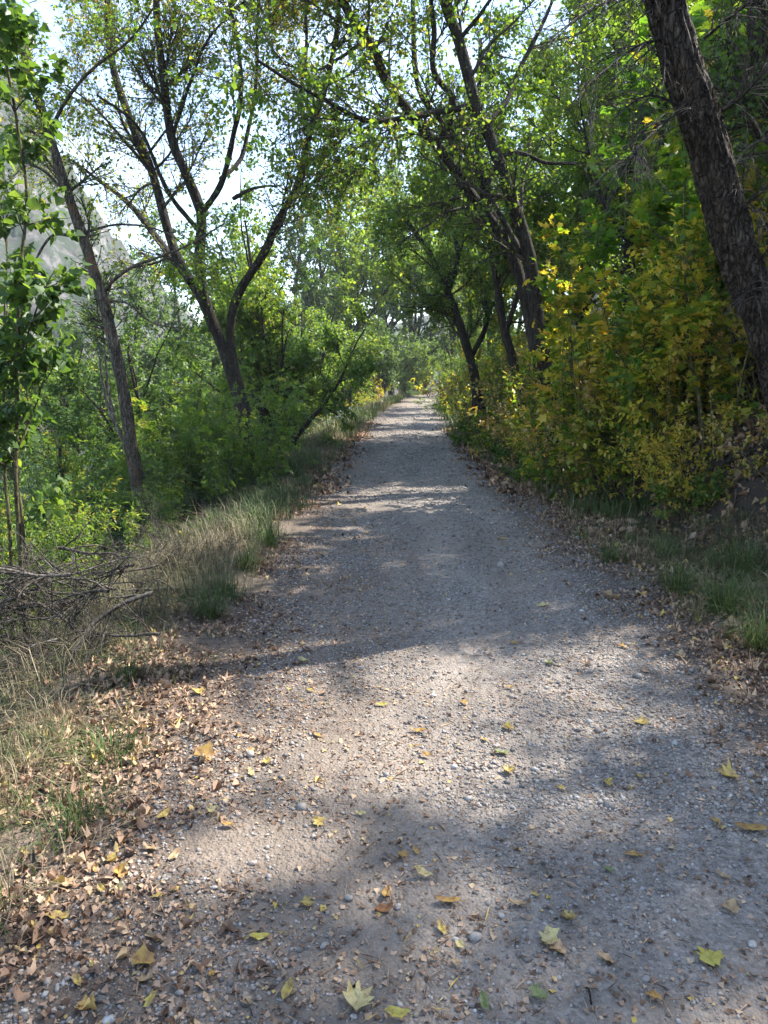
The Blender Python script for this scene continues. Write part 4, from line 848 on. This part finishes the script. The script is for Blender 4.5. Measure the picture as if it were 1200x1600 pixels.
# dry twiggy scrub along the left bank edge
def scrub(px, py, label, h=.5, n=60):
    g = G(px, py); root = thing('dry_scrub', label, 'dry scrub', g, 0, 'dry scrub on the left bank')
    st = np.array([spine((R.normal(0, .12), R.normal(0, .12), -.03), (R.normal(0, .6), R.normal(0, .6), .8), h * R.uniform(.5, 1.2), 8, -.04, .12) for _ in range(16)]); sr = np.full((16, 8), .003) * np.linspace(1, .5, 8)
    a1, q1 = grow(st, sr, n * 2, .1, 1, h * .5, .7, 5, wig=.2, rf=.6, rmin=.0013, tipf=.5); a2, q2 = grow(a1, q1, n * 5, .1, 1, h * .25, .7, 4, wig=.2, rf=.7, rmin=.001, tipf=.6)
    part('stems', stemmesh('stems', [(st, sr, 4)], M['dead_twig']), root, 'stuff'); part('twigs', stemmesh('twigs', [(a1, q1, 3), (a2, q2, 3)], M['dead_twig']), root, 'stuff')
for a in [(150, 930, 'dry grey scrub right of the brush pile', .6), (225, 905, 'dry scrub at the foot of the leaning grey tree', .6), (275, 870, 'dry scrub right of the leaning tree', .6), (330, 820, 'dry scrub behind the pale log', .6), (60, 1060, 'dry scrub in front of the brush pile', .4), (360, 780, 'dry twiggy scrub by the forked tree', .7), (430, 740, 'dry scrub between the forked tree and the path', .5), (160, 1000, 'low dry scrub beside the brush pile', .35)]:
    scrub(*a)
for a in [(270, 905, 'dry scrub just right of the leaning tree base', .5), (110, 1040, 'dry scrub at the lower right corner of the brush pile', .45), (20, 1080, 'dry scrub at the left edge under the brush pile', .4), (20, 930, 'grey scrub rising behind the brush pile', .8), (95, 935, 'grey scrub between the brush pile and the willow', .7), (245, 960, 'dry scrub between the brush pile and the large tuft', .4), (190, 880, 'dry scrub left of the leaning grey tree', .6), (300, 900, 'dry scrub below the pale log', .4)]:
    scrub(*a)
# logs
def log(name, label, a, b, w, mat, lift=.03, cat='log'):
    A_, B_ = G(*a), G(*b); m_ = (A_ + B_) / 2; m_[2] = Hs(m_[0], m_[1]) + w * .3
    pts = resample([A_ + [0, 0, lift], m_ + [0, 0, lift + .01], B_ + [0, 0, lift]], 20) - A_; r_ = w * np.linspace(1, .65, 20) * (1 + R.normal(0, .05, 20))
    pts = np.vstack([pts[:1], pts, pts[-1:]]); r_ = np.concatenate([[.001], r_, [.001]])
    return thing(name, label, cat, A_, 0, None, stemmesh(name, [(pts[None], r_[None], 10)], M[mat]))
log('fallen_log', 'pale barkless fallen log slanting through grass on the left verge', (305, 868), (375, 812), .045, 'dead_wood')
log('fallen_branch', 'pale thin fallen branch lying in the dry grass on the left', (140, 972), (205, 958), .02, 'dead_wood', cat='branch')
log('fallen_log', 'dark mossy log at the right edge of the path in the distance', (722, 676), (765, 655), .09, 'bark_dark', .06)
log('fallen_log', 'dark rotting log lying at the foot of the yellow saplings', (925, 775), (1025, 792), .05, 'bark_dark', .03)
log('fallen_branch', 'dark branch lying across the leaf litter at the right edge', (1100, 745), (1200, 700), .035, 'bark_dark', .03, cat='branch')
log('stick', 'short brown stick on the gravel right of centre', (846, 1350), (862, 1374), .006, 'dead_wood', .006, cat='stick')
log('stick', 'small dark stick on the gravel near the bottom right', (916, 1545), (924, 1572), .0035, 'bark_dark', .004, cat='stick')
log('straw', 'long pale straw lying on the dirt at the lower left', (192, 1378), (138, 1472), .0016, 'dead_wood', .006, cat='straw')
log('straw', 'thin bent straw on the gravel right of centre', (1005, 1235), (985, 1262), .0014, 'dead_wood', .005, cat='straw')
log('straw', 'thin dark twig on the dirt at the bottom left', (395, 1590), (378, 1560), .0016, 'dead_twig', .004, cat='twig')

R = np.random.default_rng(105)
# ---- the fallen leaves one can pick out
def fmat(name, c, c2):
    m, t, o = new_mat(name); g = t.nodes.new('ShaderNodeTexCoord')
    cc = ramp(t, [(.38, c), (.58, c2), (.66, tuple(q * .45 for q in c2)), (.72, c2)], tnoise(t, g.outputs['Object'], 3.2, 6, .7))
    cc = tmix(t, 1.0, cc, ramp(t, [(.3, (.8, .78, .7)), (.7, (1.1, 1.1, 1.1))], tnoise(t, g.outputs['Object'], 14, 4, .7)), 'MULTIPLY')
    b = t.nodes.new('ShaderNodeBsdfPrincipled'); b.inputs['Roughness'].default_value = .5; t.links.new(cc, b.inputs['Base Color'])
    tr = t.nodes.new('ShaderNodeBsdfTranslucent'); t.links.new(cc, tr.inputs[0]); s = t.nodes.new('ShaderNodeMixShader'); s.inputs[0].default_value = .2
    t.links.new(b.outputs[0], s.inputs[1]); t.links.new(tr.outputs[0], s.inputs[2]); t.links.new(s.outputs[0], o.inputs[0]); return m
FM = {'yellow': fmat('fallen_yellow', (.52, .40, .09), (.33, .22, .07)), 'golden': fmat('fallen_golden', (.46, .30, .07), (.33, .18, .06)), 'pale': fmat('fallen_pale', (.60, .50, .24), (.48, .38, .17)),
      'tan': fmat('fallen_tan', (.46, .33, .19), (.34, .22, .12)), 'rust': fmat('fallen_rust', (.28, .12, .035), (.17, .075, .03)), 'green': fmat('fallen_green', (.11, .15, .05), (.20, .23, .08)), 'yellow-green': fmat('fallen_yellow_green', (.38, .36, .07), (.45, .36, .08))}
def bigleaf(kind):
    """a denser leaf: outline rings so that it can curl"""
    if kind == 'oval': out = [(0, 0), (.16, .1), (.27, .3), (.3, .5), (.24, .72), (.11, .9), (0, 1), (-.11, .9), (-.24, .72), (-.3, .5), (-.27, .3), (-.16, .1)]
    elif kind == 'maple': out = [(0, 0), (.18, .1), (.42, .02), (.36, .22), (.62, .42), (.38, .5), (.42, .78), (.18, .68), (0, 1.05), (-.18, .68), (-.42, .78), (-.38, .5), (-.62, .42), (-.36, .22), (-.42, .02), (-.18, .1)]
    else: out = [(0, 0), (.3, .06), (.34, .3), (.5, .5), (.3, .62), (.2, .95), (-.05, .8), (-.25, .9), (-.3, .55), (-.42, .3), (-.2, .2), (-.25, .05)]
    out = np.array(out) + R.normal(0, .035 if kind == 'oval' else .05, (len(out), 2)); out[:, 0] *= R.uniform(.6, 1.1); c = np.array([0, .45]); n = len(out); rings = [c + (out - c) * f for f in (.33, .68, 1)]
    V = np.vstack([[c]] + rings); V = np.hstack([V - [0, .45], np.zeros((len(V), 1))]); a, b, e = R.uniform(.2, 1.6), R.uniform(-.5, .8), R.uniform(-.7, .7)
    V[:, 2] = a * V[:, 0] ** 2 + b * V[:, 1] ** 2 + e * V[:, 0] * V[:, 1] + R.normal(0, .03, len(V)) - .05 * np.exp(-(V[:, 0] / .04) ** 2); V[:, 2] -= V[:, 2].min()
    F3 = [(0, 1 + (i + 1) % n, 1 + i) for i in range(n)]; F4 = [(1 + r * n + i, 1 + r * n + (i + 1) % n, 1 + (r + 1) * n + (i + 1) % n, 1 + (r + 1) * n + i) for r in (0, 1) for i in range(n)]
    # stalk
    st = np.array([(0, -.45, 0), (.03, -.6, .03), (.02, -.75, .05)]); sv, sf_ = tubes(st[None], np.array([[.016, .013, .01]]), 4)
    V2 = np.vstack([V, sv]); F4 = np.vstack([np.array(F4), sf_ + len(V)])
    return V2, np.array(F3), F4
shapes = {k: [mesh('fallen_leaf', *(lambda q: (q[0], q[1]))(q), None, None, True, q[2]) for q in [bigleaf(k) for _ in range(5)]] for k in ('oval', 'maple', 'torn')}
for l_ in shapes.values():
    for me in l_: me.materials.append(FM['yellow'])
FL = [(92, 1438, 36, 'yellow', 'oval', 1.6, 'large bright yellow oval leaf lying flat near the bottom left edge'), (160, 1401, 22, 'yellow', 'oval', 1.0, 'yellow oval leaf beside the long pale straw at lower left'), (50, 1452, 26, 'golden', 'torn', .3, 'ochre leaf at the left edge below the dry grass'),
      (72, 1412, 28, 'golden', 'oval', .2, 'ochre-yellow leaf standing among litter just above the large yellow oval'), (122, 1545, 26, 'yellow', 'oval', .6, 'mottled yellow leaf in the bottom left corner beside a grey pebble'), (135, 1580, 32, 'golden', 'torn', -.2, 'curled yellow-brown leaf at the very bottom left'),
      (222, 1513, 40, 'golden', 'torn', 1.5, 'crumpled ochre leaf, uppermost of a clump of three at bottom left'), (228, 1541, 30, 'tan', 'torn', .9, 'tan leaf in the middle of the clump of three at bottom left'), (237, 1572, 32, 'yellow', 'torn', -.3, 'torn yellow leaf, lowest of the clump of three at bottom left'),
      (448, 1552, 34, 'yellow', 'oval', -.35, 'upright yellow oval leaf on the gravel near the bottom, left of centre'), (562, 1565, 50, 'pale', 'maple', -1.0, 'large cream-coloured lobed leaf at the bottom centre'), (624, 1592, 40, 'yellow-green', 'oval', 1.5, 'pale yellow oval leaf cut by the bottom edge of the view'),
      (480, 1412, 26, 'yellow', 'torn', -.2, 'squarish bright yellow leaf on the gravel left of centre'), (403, 1466, 32, 'yellow-green', 'oval', -1.2, 'yellow-green narrow oval leaf on dark dirt at lower left'), (603, 1402, 28, 'golden', 'oval', -.2, 'golden leaf propped above a rust-brown one, bottom centre'),
      (602, 1424, 32, 'rust', 'oval', 1.5, 'rust-brown leaf lying just under a golden one, bottom centre'), (593, 1433, 12, 'yellow', 'oval', 1.2, 'tiny yellow leaf tucked against the rust-brown one'), (690, 1457, 28, 'yellow', 'oval', .3, 'small yellow mottled leaf right of bottom centre'), (702, 1414, 38, 'golden', 'oval', 1.5, 'flat curled ochre leaf on the gravel right of bottom centre'),
      (712, 1507, 22, 'tan', 'torn', .3, 'small tan leaf lower right of the mottled yellow leaf'), (720, 1483, 22, 'pale', 'oval', .6, 'pale sliver of leaf between a yellow and a tan leaf'), (661, 1374, 32, 'pale', 'oval', 1.4, 'pale tan rolled leaf in the centre foreground'), (630, 1340, 24, 'golden', 'torn', -.8, 'orange-yellow leaf, left one of a pair in the centre foreground'),
      (651, 1336, 18, 'golden', 'oval', .4, 'ochre leaf, right one of a pair in the centre foreground'), (888, 1443, 30, 'yellow', 'maple', 1.2, 'yellow lobed leaf casting shade, lower right of centre'), (857, 1475, 38, 'pale', 'torn', .2, 'pale tan crumpled leaf below the yellow lobed one at lower right'), (870, 1491, 30, 'tan', 'torn', 1.2, 'orange-tan crumpled leaf touching the pale tan one at lower right'),
      (1108, 1504, 42, 'yellow-green', 'maple', .2, 'large yellow-green lobed leaf at the bottom right'), (1022, 1566, 30, 'golden', 'torn', .8, 'golden curled leaf near the bottom right corner'), (945, 1506, 34, 'tan', 'torn', .9, 'faded brown-olive leaf flattened into the gravel at lower right'), (840, 1562, 30, 'green', 'torn', 1.3, 'green leaf fragment at the bottom, right of centre'),
      (757, 1580, 34, 'green', 'oval', .2, 'narrow olive-green leaf at the bottom right of centre'), (810, 1418, 30, 'tan', 'oval', 1.3, 'salmon-tan leaf left of the yellow lobed one at lower right'), (836, 1404, 14, 'yellow', 'oval', .8, 'very small yellow leaf near the short brown stick'), (990, 1338, 32, 'golden', 'torn', 1.3, 'golden leaf on the gravel right of the short brown stick'),
      (952, 1364, 18, 'green', 'oval', .5, 'small pale green leaf below the golden one at right'), (1140, 1424, 30, 'tan', 'torn', .4, 'tan shredded leaf near the right edge in the foreground'), (1130, 1368, 24, 'tan', 'oval', .9, 'tan leaf above the shredded one near the right edge'), (1175, 1302, 46, 'golden', 'oval', 1.3, 'long ochre folded leaf at the right edge'), (1118, 1286, 24, 'golden', 'torn', .4, 'small ochre leaf left of the long folded one at the right edge'),
      (1137, 1216, 34, 'yellow', 'maple', .9, 'yellow lobed leaf among sunlit gravel near the right edge'), (948, 1225, 20, 'yellow', 'torn', .1, 'small yellow leaf in the right half, beside thin straw'), (1000, 1216, 16, 'yellow', 'oval', .1, 'slim yellow leaf above the thin bent straw'), (876, 1238, 18, 'yellow', 'torn', .8, 'small yellow leaf in shade right of centre'), (795, 1208, 26, 'yellow', 'maple', .2, 'bright yellow lobed leaf right of centre, below a green leaf'),
      (783, 1180, 26, 'green', 'oval', 1.5, 'pale green oval leaf lying flat right of centre'), (793, 1142, 20, 'yellow', 'torn', 1.1, 'yellow leaf above the pale green oval one'), (757, 1160, 14, 'yellow', 'oval', .5, 'small yellow leaf left above the pale green oval one'), (725, 1101, 18, 'golden', 'torn', .7, 'golden leaf in the middle of the path'), (797, 1077, 16, 'golden', 'oval', 1.4, 'small golden leaf alone in the middle right of the path'), (857, 1039, 16, 'green', 'torn', .9, 'bright green leaf on the right half of the path'),
      (668, 1187, 20, 'golden', 'oval', 1.2, 'ochre leaf near the middle line of the path'), (655, 1145, 26, 'golden', 'oval', 1.4, 'thin ochre leaf just above the one on the middle line'), (598, 1104, 18, 'yellow-green', 'oval', 1.3, 'pale leaf in the middle of the sunlit band'), (484, 1081, 16, 'yellow', 'torn', .8, 'yellow leaf on the left half of the path in sunlight'), (497, 1151, 18, 'golden', 'oval', .9, 'orange-yellow leaf on the left half of the path'), (497, 1285, 26, 'yellow', 'maple', 1.1, 'deep yellow lobed leaf on lit gravel left of centre'),
      (565, 1273, 18, 'pale', 'oval', 1.2, 'pale leaf right of the deep yellow lobed one'), (392, 1180, 20, 'golden', 'torn', .5, 'golden leaf, upper one of a pair at the left side of the path'), (392, 1210, 20, 'pale', 'torn', .5, 'pale leaf, lower one of a pair at the left side of the path'), (416, 1192, 16, 'yellow', 'torn', .2, 'small yellow leaf right of the pair on the left side of the path'), (318, 1188, 40, 'golden', 'torn', 1.4, 'wide ochre leaf on the left margin of the path'),
      (310, 1085, 22, 'yellow', 'maple', .9, 'yellow lobed leaf on the left margin, beyond the wide ochre one'), (256, 1281, 26, 'yellow', 'oval', -.5, 'lemon yellow oval leaf on the left dirt margin'), (247, 1406, 22, 'yellow', 'torn', 1.4, 'small square yellow leaf on the lower left dirt'), (175, 1350, 24, 'yellow', 'torn', 1.2, 'yellow leaf in the litter, upper of two at the lower left'), (186, 1368, 30, 'golden', 'torn', .8, 'ochre leaf in the litter, lower of two at the lower left'),
      (235, 1332, 26, 'tan', 'oval', 1.2, 'tan leaf on the dirt below the lemon yellow oval'), (273, 1346, 26, 'tan', 'oval', -.5, 'pinkish tan leaf standing on edge at lower left'), (357, 1295, 24, 'golden', 'oval', 1.3, 'golden leaf on the dirt between the lemon oval and the deep yellow lobed leaf'), (330, 1273, 18, 'pale', 'torn', .5, 'pale leaf up and left of the golden one on the dirt'), (475, 1036, 22, 'pale', 'oval', 1.1, 'pale leaf where the sunlit band begins on the left'),
      (803, 1008, 16, 'golden', 'oval', 1.3, 'orange leaf in the shade on the right half of the path'), (972, 1013, 18, 'golden', 'torn', .8, 'golden leaf near the right margin of the path'), (848, 945, 24, 'pale', 'torn', 1.3, 'pale yellow leaf in the dark shade band'), (955, 936, 34, 'tan', 'torn', 1.3, 'large tan leaf on the right margin beside the small tuft'), (1002, 932, 18, 'golden', 'torn', .3, 'orange leaf right of the large tan one at the right margin'),
      (1002, 1130, 26, 'yellow', 'torn', 1.2, 'muted yellow leaf on the right third of the path'), (785, 842, 14, 'yellow', 'oval', 1.2, 'tiny yellow leaf at the edge of the far shade band'), (330, 1527, 24, 'golden', 'torn', .3, 'small orange leaf on dark dirt at the bottom left of centre'), (385, 1575, 22, 'tan', 'torn', 1.0, 'dull tan leaf by a dark twig at the bottom left'), (185, 1395, 20, 'pale', 'torn', .8, 'pale torn leaf right of the yellow oval at lower left'), (235, 1255, 20, 'golden', 'oval', .1, 'narrow golden leaf upright in the litter at the left'),
      (205, 1195, 28, 'yellow', 'torn', 1.1, 'yellow leaf at the foot of the straggly tuft on the left'), (150, 1362, 20, 'golden', 'oval', .4, 'small golden leaf between litter and yellow oval on the left'), (105, 1385, 26, 'tan', 'maple', .4, 'tan lobed leaf in the heap of litter at the left edge'), (1062, 1030, 20, 'tan', 'torn', .5, 'tan leaf at the right margin under the grass')]
for i, (px, py, w, colr, shp, rz, lab) in enumerate(FL):
    g = G(px, py); D = math.hypot(g[1], CAM_H); sz = w / FPX * (g[1] * math.cos(PITCH) + 1.6 * math.sin(PITCH)) * (1.05 if shp == 'oval' else .95)
    o = thing('fallen_leaf', lab, 'leaf', (g[0], g[1], float(surf(np.array([g[0]]), np.array([g[1]]))[0]) + .008), rz, 'leaves fallen on the path', shapes[shp][i % 5])
    o.rotation_euler = (R.normal(0, .16), R.normal(0, .16), rz if shp != 'maple' else rz + R.uniform(-.5, .5)); o.scale = (sz, sz, sz); o.material_slots[0].link = 'OBJECT'; o.material_slots[0].material = FM[colr]

# larger single stones on the path
PB = [(268, 1391, 16, .8, 'pale bluish stone beside a small square yellow leaf at lower left'), (545, 1405, 16, .35, 'grey-blue stone right of the squarish yellow leaf'), (386, 1412, 13, .1, 'dark stone on the dirt above the yellow-green oval leaf'), (122, 1476, 14, .85, 'pale stone below the large yellow oval leaf'), (281, 1553, 15, .4, 'rounded grey stone at the bottom left'),
      (665, 1585, 15, .4, 'round slate-blue stone at the bottom right of centre'), (552, 1590, 13, .9, 'white pebble under the cream lobed leaf'), (1175, 1478, 18, .95, 'white stone at the bottom right edge'), (970, 1537, 12, .7, 'tan pebble left of the golden curled leaf'), (622, 1418, 14, .9, 'pale stone touching the rust-brown leaf'), (730, 1529, 12, .5, 'grey pebble below the small tan leaf'), (292, 1296, 14, .3, 'blue-grey stone on the dirt right of the lemon yellow leaf')]
for i, (px, py, w, c_, lab) in enumerate(PB):
    g = G(px, py); r = w / FPX * (g[1] + .3) * .5; bm_v = ico * (1 + R.normal(0, .08, (12, 1)))
    me = mesh('stone', bm_v, icof, M['pebble'], {'rnd': ('FACE', np.full(20, c_))}, True)
    o = thing('stone', lab, 'stone', (g[0], g[1], g[2] + r * .3), R.uniform(0, 3), 'larger stones on the path', me); o.scale = (r * 1.2, r * .9, r * .65)
    md = o.modifiers.new('smooth', 'SUBSURF'); md.levels = 2; md.render_levels = 2
